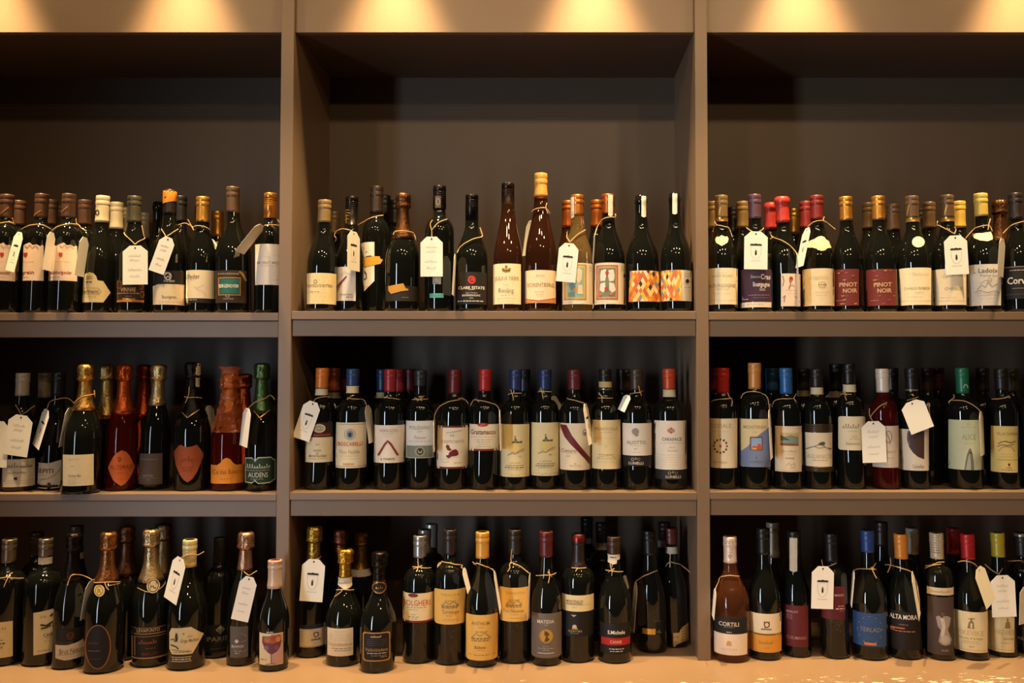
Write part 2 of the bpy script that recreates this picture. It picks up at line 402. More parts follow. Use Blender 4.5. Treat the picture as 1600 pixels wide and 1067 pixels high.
def add_tris(mb, f, tris, off, m):
    idx, vs, fs = {}, [], []
    for t in tris:
        fc = []
        for p in t:
            k = (round(p[0], 2), round(p[1], 2))
            if k not in idx: idx[k] = len(vs); vs.append(f(p[0], p[1], off))
            fc.append(idx[k])
        if len(set(fc)) == 3: fs.append(fc)
    mb.add(vs, fs, m)
def ell(cx, cy, rx, ry, n=28, a0=0, a1=2 * math.pi):
    return [(cx + rx * math.cos(a0 + (a1 - a0) * k / n), cy + ry * math.sin(a0 + (a1 - a0) * k / n)) for k in range(n + 1)]
# prints, in the same reading coordinates as the label
def T(s, x0, x1, y, h, c, bold=0): return ('t', s, x0, x1, y, h, c, bold)
def Ln(x0, x1, y, th, c): return ('l', x0, x1, y, th, c)
def D(x0, x1, y, c, th=4): return ('d', x0, x1, y, th, c)
def St(pts, th, c): return ('s', pts, th, c)
def G(pts, c): return ('g', pts, c)
def E(cx, cy, rx, ry, c, ring=None): return ('e', cx, cy, rx, ry, c, ring)
def Q(x0, x1, y0, y1, c): return ('q', x0, x1, y0, y1, c)
def Scr(x0, x1, y, h, c, th=4, seed=1):     # a handwritten flourish
    return ('s', cursive(x0, x1, y, h, seed), th, c)
def cursive(x0, x1, y, h, seed):
    r = random.Random(seed); step = h * .55; n = max(3, int((x1 - x0) / step)); pts = []
    for k in range(n):
        tall = r.choice((.45, .5, .55, 1.0)) ; a = x0 + (x1 - x0) * k / n; wd = (x1 - x0) / n
        for j in range(6):
            q = j / 6 * 2 * math.pi; pts.append((a + wd * j / 6 + wd * .35 * math.sin(q), y + h * .35 - h * .5 * tall * (1 - math.cos(q))))
    return pts
def do_print(mb, f, items, off0):
    for i, it in enumerate(items):
        off = off0 + .00006 * i; k = it[0]; m = inkm(it[-2] if k in ('t', 'e') else it[-1])
        if k == 't':
            _, s, x0, x1, y, h, c, bold = it; vs, fs, tx0, tx1, ty1 = text_mesh(s, bold)
            sx = (x1 - x0) / (tx1 - tx0); sy = h / ty1
            pv = [(x0 + (v[0] - tx0) * sx, y + h / 2 - v[1] * sy) for v in vs]
            add_tris(mb, f, fine_tris([(pv[q[0]], pv[q[j]], pv[q[j + 1]]) for q in fs for j in range(1, len(q) - 1)], 16), off, m)
        elif k == 'l':
            _, x0, x1, y, th, c = it; columns(mb, f, [(x0, y - th / 2), (x1, y - th / 2)], [(x0, y + th / 2), (x1, y + th / 2)], off, m, 10, 1)
        elif k == 'd':
            _, x0, x1, y, th, c = it; r = random.Random(int(x0 * 7 + y)); x = x0
            while x < x1:
                wd = min(x1 - x, r.uniform(8, 26)); columns(mb, f, [(x, y - th / 2), (x + wd, y - th / 2)], [(x, y + th / 2), (x + wd, y + th / 2)], off, m, 2, 1); x += wd + 5
        elif k == 's': strokef(mb, f, it[1], it[2], off, m)
        elif k == 'g':
            pv = it[1]; tz = tessellate_polygon([[Vector((x, y, 0)) for x, y in pv]])
            add_tris(mb, f, fine_tris([(pv[a], pv[b], pv[c]) for a, b, c in tz], 13), off, m)
        elif k == 'e':
            _, cx, cy, rx, ry, c, ring = it
            if ring: strokef(mb, f, ell(cx, cy, rx, ry), ring, off, m)
            else:
                t = [(cx - rx * math.cos(q), cy - ry * math.sin(q)) for q in [math.pi * j / 14 for j in range(15)]]
                b = [(cx - rx * math.cos(q), cy + ry * math.sin(q)) for q in [math.pi * j / 14 for j in range(15)]]
                columns(mb, f, t, b, off, m, 6, 2)
        elif k == 'q':
            _, x0, x1, y0, y1, c = it; columns(mb, f, [(x0, y0), (x1, y0)], [(x0, y1), (x1, y1)], off, m, 10, 2)
def lab(x0, x1, y0, y1, c, *prints, shape=None, top=None, bot=None, name='label', off=.0004):
    if top is None: top = [(x0, y0), (x1, y0)]
    if bot is None: bot = [(x0, y1), (x1, y1)]
    if shape == 'r':
        q = 16; cs = [(q * (1 - math.cos(t)), q * (1 - math.sin(t))) for t in [math.pi / 2 * j / 4 for j in range(5)]]
        top = [(x0 + a, y0 + b) for a, b in cs] + [(x1 - a, y0 + b) for a, b in cs[::-1]]
        bot = [(x0 + a, y1 - b) for a, b in cs] + [(x1 - a, y1 - b) for a, b in cs[::-1]]
    elif shape == 'o':
        cx, cy, rx, ry = (x0 + x1) / 2, (y0 + y1) / 2, (x1 - x0) / 2, (y1 - y0) / 2; qs = [math.pi * j / 16 for j in range(17)]
        top = [(cx - rx * math.cos(q), cy - ry * math.sin(q)) for q in qs]; bot = [(cx - rx * math.cos(q), cy + ry * math.sin(q)) for q in qs]
    return dict(top=top, bot=bot, c=c, prints=prints, name=name, off=off)
def add_label(B, L):
    f = mapper(B); m = MB(); columns(m, f, L['top'], L['bot'], L['off'], paper(L['c']) if not L['c'].startswith('m') else M('metallic_label', L['c'][1:], .35, .6), 18, 4)
    o = m.build(L['name'], B.root)
    if L['prints']:
        m = MB(); do_print(m, f, L['prints'], L['off'] + .00025); m.build('lettering', o, smooth=False)
def add_extra(B, e):
    k = e[0]
    if k == 'band':         # ring of paper round the neck
        _, y0, y1, c = e; z1, z0 = z_of(B, py(y0), CX), z_of(B, py(y1), CX); m = MB()
        zs = [z0 + (z1 - z0) * j / 4 for j in range(5)]
        lathe(m, [(B.rout(z) + .0008, z) for z in zs], paper(c), 28, B.sh, closed=False); m.build('neck_band', B.root)
    elif k == 'ring':       # shiny ring at the foot of the capsule
        _, y0, y1, c = e; z1, z0 = z_of(B, py(y0), CX), z_of(B, py(y1), CX); m = MB()
        lathe(m, [(B.rout(z0 + (z1 - z0) * j / 3) + .0009, z0 + (z1 - z0) * j / 3) for j in range(4)], M('metal_capsule', c, .3, .75), 28, B.sh, closed=False); m.build('capsule_ring', B.root)
    elif k == 'strip':      # paper seal strip over the mouth and down the neck
        _, x0, x1, y0, y1, c = e; f = mapper(B); m = MB(); columns(m, f, [(x0, y0), (x1, y0)], [(x0, y1 - 8), ((x0 + x1) / 2, y1), (x1, y1 - 8)], .0011, paper(c), 4, 8); m.build('seal_strip', B.root)
    elif k == 'slash':      # slanting stripe printed on the capsule
        _, x0, y0, x1, y1, c = e; f = mapper(B); m = MB(); strokef(m, f, [(x0 + (x1 - x0) * t / 5, y0 + (y1 - y0) * t / 5) for t in range(6)], 10, .0007, inkm(c)); m.build('capsule_stripe', B.cap or B.root)
    elif k == 'capprint':
        f = mapper(B); m = MB(); do_print(m, f, e[1], .0007); m.build('capsule_print', B.cap or B.root)
    elif k == 'ribs':
        _, y0, y1, c, n = e; z1, z0 = z_of(B, py(y0), CX), z_of(B, py(y1), CX); m = MB(); pr = []
        for j in range(n):
            a = z0 + (z1 - z0) * j / n; b = z0 + (z1 - z0) * (j + 1) / n; h = (b - a)
            pr += [(B.rout(a) + .0004, a), (B.rout(a) + .0016, a + h * .3), (B.rout(a) + .0016, a + h * .7), (B.rout(a) + .0004, b)]
        lathe(m, pr, M('ribbed_band', c, .35, .3), 36, B.sh, closed=False); m.build('ribbed_band', B.root)

LATER = []
def behind(Fb, k, x, *a, **kw): LATER.append((Fb, k, px(x), a, kw))
def run_behind():
    for Fb, k, x, a, kw in LATER: place_behind(Fb, k, x, *a, **kw)
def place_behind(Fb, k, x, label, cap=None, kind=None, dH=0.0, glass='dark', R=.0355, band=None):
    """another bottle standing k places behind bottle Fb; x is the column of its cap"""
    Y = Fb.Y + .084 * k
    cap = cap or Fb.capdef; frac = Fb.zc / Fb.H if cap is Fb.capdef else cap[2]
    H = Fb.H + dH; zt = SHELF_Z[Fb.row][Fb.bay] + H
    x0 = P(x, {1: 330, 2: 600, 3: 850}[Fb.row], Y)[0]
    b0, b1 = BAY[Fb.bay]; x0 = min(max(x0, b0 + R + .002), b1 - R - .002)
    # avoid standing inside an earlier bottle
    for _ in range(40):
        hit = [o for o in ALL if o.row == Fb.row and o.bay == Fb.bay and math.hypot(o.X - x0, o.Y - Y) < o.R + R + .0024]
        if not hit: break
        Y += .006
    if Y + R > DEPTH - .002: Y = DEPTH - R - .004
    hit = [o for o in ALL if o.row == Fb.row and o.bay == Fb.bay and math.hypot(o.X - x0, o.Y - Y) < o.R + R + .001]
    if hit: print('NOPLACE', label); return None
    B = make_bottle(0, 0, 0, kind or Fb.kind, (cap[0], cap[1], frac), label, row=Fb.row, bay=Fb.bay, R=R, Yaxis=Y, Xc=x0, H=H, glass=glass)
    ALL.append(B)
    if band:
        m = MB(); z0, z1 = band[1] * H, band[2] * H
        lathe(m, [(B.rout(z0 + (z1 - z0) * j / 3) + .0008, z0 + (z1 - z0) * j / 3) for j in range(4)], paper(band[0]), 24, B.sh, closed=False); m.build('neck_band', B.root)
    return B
ALL = []
def bottle(*a, **k):
    B = make_bottle(*a, **k)
    for o in ALL:
        if o.row == B.row and o.bay == B.bay:
            g = math.hypot(o.X - B.X, o.Y - B.Y) - o.R - B.R
            if g < 0: print('TIGHT %.1fmm' % (g * 1000), a[5][:40], '|', o.root['label'][:40], 'dx %.1f dy %.1f' % ((B.X - o.X) * 1000, (B.Y - o.Y) * 1000))
    for w_ in BAY[B.bay]:
        if abs(w_ - B.X) < B.R: print('WALL %.1fmm' % ((abs(w_ - B.X) - B.R) * 1000), a[5][:50])
    ALL.append(B); return B

# ------------------------------------------------------------------ price tags on twine
TW = .061
TAGS = []
def tag(*a, **k): TAGS.append((dict(CUR), a, k))
def run_tags():
    for cur, a, k in TAGS: CUR.update(cur); make_tag(*a, **k)
def clear_of_bottles(B, pts):
    for x, y, z in pts:
        for o in ALL:
            if o.row == B.row and abs(o.X - x) < .06 and abs(o.Y - y) < .06:
                zz = z - o.Z
                if 0 < zz < o.H and math.hypot(x - o.X - o.sh(zz), y - o.Y) < o.rout(zz) + .0022: return False
    return True
def make_tag(B, t, b, wd, side, label, tw=(), yaw=1, ty=0.0):
    s = CUR['c'][2]; Yt = B.Y - B.R - .004 + ty; step = .003 if ty >= .04 else -.0015
    for _ in range(45):
        tx, tz = P(px(t[0]), py(t[1]), Yt); bx, bz = P(px(b[0]), py(b[1]), Yt)
        L = math.hypot(bx - tx, bz - tz); ev = Vector(((bx - tx) / L, 0, (bz - tz) / L)); ep = Vector((-ev.z, 0, ev.x))
        wapp = wd / s * (Yt + DIST) / F_PX
        if wapp > .034: W, ya = wapp, 0.0
        else: W = TW; ya = math.acos(min(1, wapp / TW)) * yaw - math.atan2(tx, Yt + DIST)
        eu = ep * math.cos(ya) + Vector((0, 1, 0)) * math.sin(ya)
        if L < .03: break
        smp = [Vector((tx, Yt, tz)) + eu * (u * W) + ev * (v * L) for u in (-.5, -.25, 0, .25, .5) for v in (.03, .2, .4, .6, .8, 1.0) if not (abs(u) > .3 and v < .15)]
        if clear_of_bottles(B, smp): break
        Yt += step
    else: print('TAGHIT', label)
    bow = L < .03
    root = empty('twine_tie' if bow else 'price_tag', (tx, Yt, tz), label, 'twine' if bow else 'price tag', 'twine ties on bottle necks' if bow else 'paper price tags on twine')
    nrm = ev.cross(eu); nrm.normalize()
    if nrm.y > 0: nrm = -nrm
    if not bow: build_card(root, side, W, L, eu, ev, nrm, t)
    hx, hz = tx + ev.x * .006, tz + ev.z * .006
    for line in tw:
        pts = []
        for (x, y) in line:
            z = z_of(B, py(y), px(x)); r = B.rout(min(z, B.H)); xw, zw = P(px(x), py(y), B.Y - r)
            dx = xw - (B.X + B.sh(z)); yy = B.Y - math.sqrt(max(r * r - dx * dx, 0)) - .0028
            xw, zw = P(px(x), py(y), yy); dd = math.hypot(xw - hx, zw - hz)
            if dd < .02 and not bow:
                q = 1 - dd / .02; yy = min(yy * (1 - q) + (Yt - .0012) * q, B.Y - .001); xw, zw = P(px(x), py(y), yy)
            pts.append((xw, yy, zw))
        out = []
        for x, y, z in smooth_path(pts, 6):
            for o in ALL:
                zz = z - o.Z
                if o.row != B.row or abs(o.X - x) > .06 or not 0 < zz < o.H + .003: continue
                r = o.rout(min(max(zz - .003, 0), o.H)) + .0030; cx = o.X + o.sh(zz); d = math.hypot(x - cx, y - o.Y)
                if d < r:
                    if d < 1e-5: d = 1e-5
                    x, y = cx + (x - cx) / d * r, o.Y + (y - o.Y) / d * r
            out.append((x - tx, y - Yt, z - tz))
        m = MB(); tube(m, out, .00115, TWINE, 6); m.build('twine', root)
    return root
def build_card(root, side, W, L, eu, ev, nrm, t):
    q = .15 * L; poly = [(-.22 * W, 0), (.22 * W, 0), (.5 * W, q), (.5 * W, L), (-.5 * W, L), (-.5 * W, q)]
    th = .0005
    def pt(u, v, o): return tuple(eu * u + ev * v + nrm * o)
    m = MB(); vs = [pt(u, v, th) for u, v in poly] + [pt(u, v, 0) for u, v in poly]
    fs = [[0, 1, 2, 3, 4, 5], [11, 10, 9, 8, 7, 6]] + [[i, i + 6, (i + 1) % 6 + 6, (i + 1) % 6] for i in range(6)]
    m.add(vs, fs, CARD); cardo = m.build('card', root, smooth=False, recalc=True)
    m = MB(); dk = ink('#2b2522')
    f = lambda u, v, o: pt(u, v, th + .00025 + o)
    m.add([f(.0022 * math.cos(a), .006 + .0022 * math.sin(a), 0) for a in [j * math.pi / 5 for j in range(10)]], [list(range(10))], dk)
    k = W / .061; l = L / .097
    if side == 'logo':
        m.add([f(u * k, v * l, 0) for u, v in ((-.0155, .0335), (-.011, .0312), (-.006, .0322), (0, .0305), (.006, .0322), (.011, .0312), (.0155, .0335), (.0155, .0362), (-.0155, .0362))], [list(range(9))], dk)
        sh = [(-.0135, .0385)] + [(-.0135 * math.cos(a) if a < 1.57 else -.0135 * math.cos(a), .048 + .022 * math.sin(a)) for a in [math.pi * j / 12 for j in range(13)]] + [(.0135, .0385)]
        strokef(m, lambda x, y, o: f(x * k, y * l, o), sh, .0006, 0, ink('#8d857d'), 1)
        m.add([f(u * k, v * l, .00005) for u, v in ((0, .0445), (.0014, .050), (.0030, .056), (.0018, .0605), (-.0018, .0605), (-.0030, .056), (-.0014, .050))], [list(range(7))], dk)
        m.add([f(u * k, v * l, .00005) for u, v in ((-.0042, .050), (.0042, .050), (.0036, .0512), (-.0036, .0512))], [[0, 1, 2, 3]], ink('#5a524c'))
        for j in range(12): m.add([f((-.013 + j * .00225 + e) * k, v * l, 0) for e, v in ((0, .0745), (.0016, .0745), (.0016, .0757), (0, .0757))], [[0, 1, 2, 3]], ink('#a79f96'))
    elif side == 'hand':
        rnd = random.Random(int(t[0] * 3 + t[1])); gi = ink('#bfb3a3')
        for v, a, c in ((.025, -.016, .014), (.036, -.014, .010), (.060, -.018, .016), (.076, -.014, .012)):
            strokef(m, f, [(u * k, q * l) for u, q in cursive(a, c, v, .006, rnd.randrange(999))], .0006, 0, gi, 1)
    m.build('tag_print', cardo, smooth=False)

# ================================================================== upper shelf, first bay
CREAM, WHITE, PINKW, DK, RED = '#efe0c4', '#f1ebe0', '#e0c6b4', '#2a2320', '#8e2a22'
C('R1a', 'l')
BR = '#573a29'
def ridge(x0, x1, y): return [(x0, y + 12), (x0 + (x1 - x0) * .1, y), (x0 + (x1 - x0) * .22, y + 10), (x0 + (x1 - x0) * .34, y - 4), (x0 + (x1 - x0) * .5, y - 16), (x0 + (x1 - x0) * .62, y + 4), (x0 + (x1 - x0) * .75, y - 2), (x0 + (x1 - x0) * .88, y + 10), (x0 + (x1 - x0) * .95, y), (x1, y + 6)]
def mountain(x0, x1, word, wx0, wx1):
    return lab(x0, x1, 490, 768, PINKW, T(word, wx0, wx1, 705, 26, '#8a3a34', 1), D(wx0 + 30, wx0 + 100, 742, '#9a7a6c'),
               G([(x0 + 62, 556), (x0 + 92, 556), (x0 + 90, 580), (x0 + 77, 594), (x0 + 64, 580)], '#b03426'), D(x0 + 40, x0 + 140, 625, '#b59a8c', 3),
               St([(x0 + 70, 500), (x0 + 90, 520), (x0 + 110, 496), (x0 + 128, 522), (x0 + 150, 500), (x0 + 172, 522)], 7, '#b99684'), top=ridge(x0, x1, 496))
b1 = bottle(-60, 125, 118, 'bord', ('cap', BR, 290), 'brown-capped red wine bottle with mountain-edged pink label cut by the photo edge', [mountain(-62, 115, 'Rebhauser', -60, 78)], xt=57, extra=[('slash', 8, 260, 66, 208, '#b9803e')])
b2 = bottle(122, 352, 113, 'bord', ('cap', BR, 290), 'brown-capped red wine bottle whose pink mountain label reads Lagrein', [mountain(118, 330, 'Lagrein', 122, 258)], xt=266, extra=[('slash', 250, 278, 310, 235, '#b9803e')])
b3 = bottle(383, 612, 113, 'bord', ('cap', BR, 290), 'brown-capped wine bottle with pink mountain label, beside the white-capped bottle', [mountain(383, 584, 'Weissburgunder', 352, 545)], xt=525, extra=[('slash', 455, 330 - 70, 515, 203, '#b9803e')])
tag(b1, (150, 400), (75, 697), 62, 'logo', 'slanted paper price tag between the first two brown-capped bottles', [[(10, 335), (60, 325), (95, 335), (70, 295)], [(62, 318), (100, 345)]], yaw=-1)
tag(b2, (395, 402), (352, 690), 55, 'plain', 'shaded paper price tag turned edgewise between the second and third brown-capped bottles', [[(150, 388), (200, 360), (270, 345), (325, 350), (352, 388)]], yaw=1, ty=-.012)
tag(b3, (645, 440), (600, 735), 62, 'plain', 'edgewise paper price tag beside the third brown-capped bottle and white cap', [[(392, 395), (440, 362), (500, 343), (560, 345), (610, 368), (655, 392)], [(575, 298), (582, 340), (600, 360)]], yaw=1, ty=.015)
behind(b1, 1, 145, 'brown capsule of a bottle peeking between the first two front bottles', ('cap', BR, .78))
behind(b2, 1, 390, 'brown-capped bottle standing behind the Lagrein bottle', ('cap', BR, .78))
behind(b2, 2, 462, 'deepest brown-capped bottle, barely showing behind the third front bottle', ('cap', BR, .78))
behind(b3, 1, 645, 'brown-capped bottle just behind the third mountain-label bottle', ('cap', BR, .78))
WC = '#d9c6a2'
b4 = bottle(608, 838, 128, 'burg', ('cap', WC, 325), 'wine bottle with white capsule and arrow-shaped cream label', [
    lab(610, 835, 705, 932, '#cdb98a', T('Jermann', 622, 748, 848, 32, '#7a6240', 1), T('2021', 652, 700, 745, 26, DK), D(652, 698, 778, DK, 8), St([(622, 824), (745, 824), (768, 848), (745, 872), (622, 872)], 3, '#9a8456'), D(625, 730, 892, '#8d7a55'),
        top=[(610, 830), (625, 765), (632, 735), (650, 714), (680, 704), (710, 714), (730, 735), (738, 766), (782, 770), (836, 852)], bot=[(610, 932), (782, 932), (836, 856)])], xt=763, extra=[('capprint', [E(738, 252, 12, 18, DK, 7), D(728, 775, 203, '#7d7468', 3)])])
for i, x in enumerate((877, 945, 1090)):
    behind(b4, i + 1, x, ['white-capped bottle directly behind the arrow-label bottle', 'white-capped bottle third in line behind the arrow-label bottle', 'pale-capped bottle fourth in line, past the square blank tag'][i], ('cap', WC if i < 2 else '#a89f92', .76))
b5 = bottle(900, 1132, 130, 'burg', ('cap', '#4a4430', 325), 'olive-capped white wine bottle with dark bronze label under a square blank tag', [
    lab(875, 1092, 760, 932, '#3a241a', T('VINNAE', 915, 1028, 836, 30, '#d9b27c'), D(890, 1060, 864, '#c98c50', 8), D(950, 1000, 886, '#b0773f'), T('JERMANN', 925, 1022, 908, 16, '#d9b27c'), Q(880, 1088, 914, 930, '#c47a3c'), E(905, 800, 18, 26, '#8a4a24', 6), E(1066, 805, 16, 26, '#8a4a24', 6), E(1075, 870, 14, 22, '#8a4a24', 6))], xt=1018)
tag(b5, (1025, 503), (1025, 798), 190, 'hand', 'square white price tag facing out in front of the bronze-label bottle', [[(940, 405), (985, 455), (1024, 495)], [(1024, 495), (1062, 452), (1086, 424), (1074, 352)]])
C('R1b', 'l')
b6 = bottle(93, 330, 82, 'burg', ('cap', '#241d1b', 258), 'wine bottle with orange-topped black capsule and half black half white label', [
    lab(93, 330, 690, 794, '#211b1a', T('KALTERN', 175, 255, 770, 16, '#d8cfc4', 1), E(205, 735, 24, 26, '#d8cfc4', 9), E(192, 712, 9, 10, '#d8cfc4'), E(222, 722, 9, 12, '#d8cfc4'), St([(185, 755), (205, 735), (228, 752)], 9, '#d8cfc4'), name='upper_label'),
    lab(93, 330, 795, 950, '#e6d2b2', T('Sauvignon', 160, 268, 890, 22, '#5b4a3c'), D(140, 300, 928, '#ab987c', 3), top=[(93, 808), (130, 796), (330, 790)])], xt=221,
    extra=[('capprint', [G([(160, 78), (280, 78), (280, 158), (240, 165), (175, 180), (160, 182)], '#e8912f')])])
tag(b6, (212, 440), (116, 706), 122, 'hand', 'tilted white price tag in front of the black and white label', [[(160, 378), (175, 405), (190, 436)], [(190, 436), (230, 412), (271, 378)]])
behind(b6, 2, 135, 'bare dark bottle neck behind the tilted tag of the orange-topped bottle', ('bare', '#222222', .8))
behind(b6, 1, 300, 'black-capped bottle behind the orange-topped bottle', ('cap', '#1d1a1a', .78))
b7 = bottle(322, 572, 135, 'burg', ('metal', '#d29a45', 320), 'gold-capped white wine bottle with broad cream label above a black strip', [
    lab(313, 557, 688, 936, '#ecd9bb', T('uelfeder', 313, 447, 735, 34, '#7a6248'), D(345, 420, 760, '#bba98c', 3), St([(405, 812), (425, 826), (455, 812), (480, 800)], 3, '#b8a58a'), St([(420, 830), (470, 850), (500, 880)], 3, '#c5b395'), Q(313, 557, 902, 936, '#241d1a'), D(335, 430, 914, '#cbb795', 5))], xt=457)
tag(b7, (545, 455), (588, 545), 40, 'plain', 'corner of a price tag tucked behind the gold-capped bottle', [[(270, 352), (330, 333), (365, 345), (395, 362), (440, 353), (490, 365), (522, 388)], [(356, 304), (378, 345), (402, 388)]], yaw=1, ty=.052)
behind(b7, 1, 398, 'gold-capped bottle almost hidden behind the front gold-capped one', ('metal', '#b8742c', .76), R=.034)
behind(b7, 2, 540, 'gold-capped bottle standing behind and between gold cap and brown cap', ('metal', '#c08a3c', .76))
b8 = bottle(570, 832, 60, 'burg', ('cap', '#5d4432', 247), 'tall brown-capped bottle with black label framing a teal panel', [
    lab(568, 800, 690, 936, '#3a2a20', T('COLLEZIONE', 585, 745, 716, 13, '#cbb18a'), Q(588, 757, 742, 880, '#b07e40'), Q(596, 749, 750, 872, '#1c4a48'), Q(602, 744, 756, 866, '#2c6f68'), St([(610, 830), (640, 800), (660, 828), (690, 792), (735, 830)], 10, '#1d4f4c'), T('BERGENOVEM', 594, 738, 808, 26, '#efe6d4', 1), E(658, 885, 14, 8, '#b8a58a', 4), T('CANTINA', 625, 702, 906, 12, '#b8a58a'), St([(745, 695), (770, 715), (796, 765)], 16, GOLDINK))], xt=699)
b9 = bottle(868, 1082, 108, 'bord', ('screw', '#d08a3c', 290), 'gold screw-capped bottle with plain white label against the upright', [
    lab(868, 1080, 490, 800, '#e9dfd6', T('MONT MES', 882, 1050, 632, 22, '#a89c98'), D(905, 1040, 656, '#c4b8b2', 3), D(1000, 1050, 762, '#c4b8b2', 3), St([(890, 600), (930, 582), (970, 590), (1010, 570), (1050, 580)], 2.5, '#d5c9c2'))], xt=985, R=.036)
tag(b9, (915, 345), (748, 556), 62, 'plain', 'price tag flying out diagonally beside the gold screw cap', [[(938, 350), (985, 345), (1035, 352)], [(1025, 300), (1040, 350)]], yaw=1, ty=.018)

# ------------------------------------------------------------------ upper shelf, middle bay
C('R1c', 'c')
b10 = bottle(82, 300, 235, 'burg', ('cap', '#8a7148', 386), 'olive-capped bottle in the corner with patterned cream label', [
    lab(88, 290, 740, 955, '#e9d2a0', T('CASTELLO DI BUTTRIO', 92, 262, 828, 18, '#6a5636'), E(146, 800, 11, 12, '#9a7f50', 5), D(110, 180, 870, '#9a8458', 4), *[E(100 + 30 * i + (15 if j % 2 else 0), 765 + 28 * j, 3, 3, '#d8b878') for i in range(5) for j in range(7) if j not in (2, 3)])], xt=212, R=.037)
behind(b10, 2, 277, 'olive-capped bottle behind the corner bottle of the middle bay', ('cap', '#7a6440', .78))
b11 = bottle(240, 448, 212, 'burg', ('screw', '#26201c', 430), 'dark screw-capped bottle with gold tree on neck and red feather label', [
    lab(240, 425, 697, 933, '#dcd4cd', *[St([(290 + 9 * j, 850 - 12 * j), (310 + 9 * j, 815 - 9 * j), (345 + 5 * j, 790 - 7 * j)], 7, '#8c3a44') for j in range(5)], St([(300, 860), (325, 815), (360, 765)], 4, '#6a2a34'), St([(260, 760), (290, 740), (320, 755), (350, 730), (385, 750)], 3, '#c3b7b4'), T('FRIULANO', 318, 402, 890, 12, '#6d6460'), D(360, 405, 908, '#8b817c', 6), D(262, 290, 895, '#b1a7a2', 4))], xt=358, R=.036, d=-.008,
    extra=[('capprint', [St([(362, 395), (362, 330)], 5, '#d8a850'), St([(345, 350), (362, 335), (380, 345)], 4, '#d8a850'), St([(343, 330), (362, 318), (384, 326)], 4, '#d8a850'), St([(348, 310), (365, 300), (380, 306)], 4, '#d8a850'), St([(352, 372), (366, 360), (378, 366)], 4, '#d8a850')])])
b12 = bottle(412, 600, 140, 'bord', ('cap', '#36271f', 320), 'tall dark-capped bottle with kite-shaped white label and yellow wing', [
    lab(408, 556, 525, 890, '#ece4da', E(470, 570, 16, 13, '#b0a69c', 5), D(455, 510, 592, '#9d938a', 4), St([(560, 640), (530, 622), (500, 626), (490, 650), (488, 690), (480, 710)], 6, '#211d1c'), St([(480, 710), (500, 745), (502, 775), (460, 800), (432, 820), (428, 838), (450, 850)], 6, '#211d1c'), D(450, 515, 835, '#8f857c', 3), bot=[(408, 800), (462, 890), (556, 795)]),
    lab(448, 610, 622, 712, '#e3a93a', top=[(448, 648), (500, 632), (560, 624), (592, 624), (596, 640), (612, 644)], bot=[(448, 712), (500, 694), (560, 684), (596, 676), (612, 650)], name='wing_motif', off=.0009)], xt=521)
tag(b12, (412, 452), (410, 724), 84, 'logo', 'narrow price tag with printed shield over the yellow wing label', [[(412, 452), (440, 410), (500, 376), (560, 350), (610, 340)]], yaw=1, ty=-.03)
tag(b11, (392, 446), (396, 500), 12, 'plain', 'frayed twine on the gold-tree screw cap bottle', [[(392, 446), (340, 434), (295, 448), (278, 480), (290, 497)]], yaw=1, ty=.006)
behind(b12, 1, 608, 'black-capped bottle in shadow behind the yellow wing bottle', ('cap', '#151313', .76))
b12b = bottle(585, 780, 238, 'bord', ('cap', '#171514', 400), 'black-capped bottle with slim white label behind the yellow-smear bottle', [lab(615, 668, 590, 925, '#e8d9c0', Ln(618, 640, 838, 5, DK), bot=[(615, 900), (630, 925), (668, 880)])], d=.150, R=.035)
b13 = bottle(632, 868, 185, 'burg', ('champ', '#6b452a', 505), 'brown foil-necked sparkling bottle with yellow smear on black label', [
    lab(636, 868, 830, 935, '#2c2722', D(748, 790, 910, '#7d756a', 6)), lab(654, 790, 814, 884, '#d79a3a', top=[(654, 830), (700, 822), (757, 812), (772, 846), (790, 850)], bot=[(654, 860), (672, 885), (740, 868), (790, 860)], name='smear_motif', off=.0008)], xt=757)
tag(b13, (822, 510), (832, 700), 10, 'plain', 'price tag turned away behind the brown foil neck', [[(690, 475), (700, 455), (745, 449), (800, 465), (818, 490), (822, 512)]], yaw=1, ty=.05)
C('R1d', 'c')
b14 = bottle(105, 308, 137, 'bord', ('screw', '#2c2320', 290), 'dark screw-capped bottle with teal strip under a plain white tag', [
    lab(140, 236, 882, 912, '#5aa79c', T('VIGNETI', 150, 226, 897, 12, '#3a8a80')), lab(160, 218, 760, 818, '#8f8a86', T('R', 180, 200, 790, 24, '#b7b2ae'), name='square_label')], xt=209, extra=[('capprint', [Q(178, 218, 205, 288, '#4d4640'), E(198, 245, 12, 22, '#8d857c', 5)])])
tag(b14, (153, 488), (153, 765), 155, 'hand', 'plain white price tag facing out over the teal-strip bottle', [[(154, 494), (154, 445), (146, 402), (162, 374)], [(156, 442), (200, 392), (256, 367)]])
b15 = bottle(320, 543, 200, 'burg', ('screw', '#1e1a19', 372), 'black screw-capped bottle with red emblem on its black label', [
    lab(328, 535, 733, 957, '#231f1e', T('CLARK ESTATE', 340, 520, 842, 20, '#e9e2d8', 1), E(432, 788, 20, 22, '#c23b32', 13), Q(424, 456, 780, 796, '#c23b32'), G([(405, 768), (430, 760), (455, 770), (448, 782)], '#c23b32'), Ln(408, 450, 857, 3, '#b9b0a6'), T('Upper Awatere', 390, 470, 877, 10, '#b9b0a6'), T('SAUVIGNON BLANC', 366, 490, 895, 13, '#e1d8cc', 1), T('2020', 415, 442, 914, 9, '#c9c0b4'), D(338, 515, 935, '#d5ccc0', 6))], xt=433)
tag(b15, (318, 612), (302, 895), 14, 'plain', 'thin edge-on price tag beside the red emblem bottle', [[(330, 600), (345, 572), (375, 542), (430, 510), (500, 480), (490, 425)], [(480, 425), (492, 450), (500, 482)]], yaw=1, ty=.012)
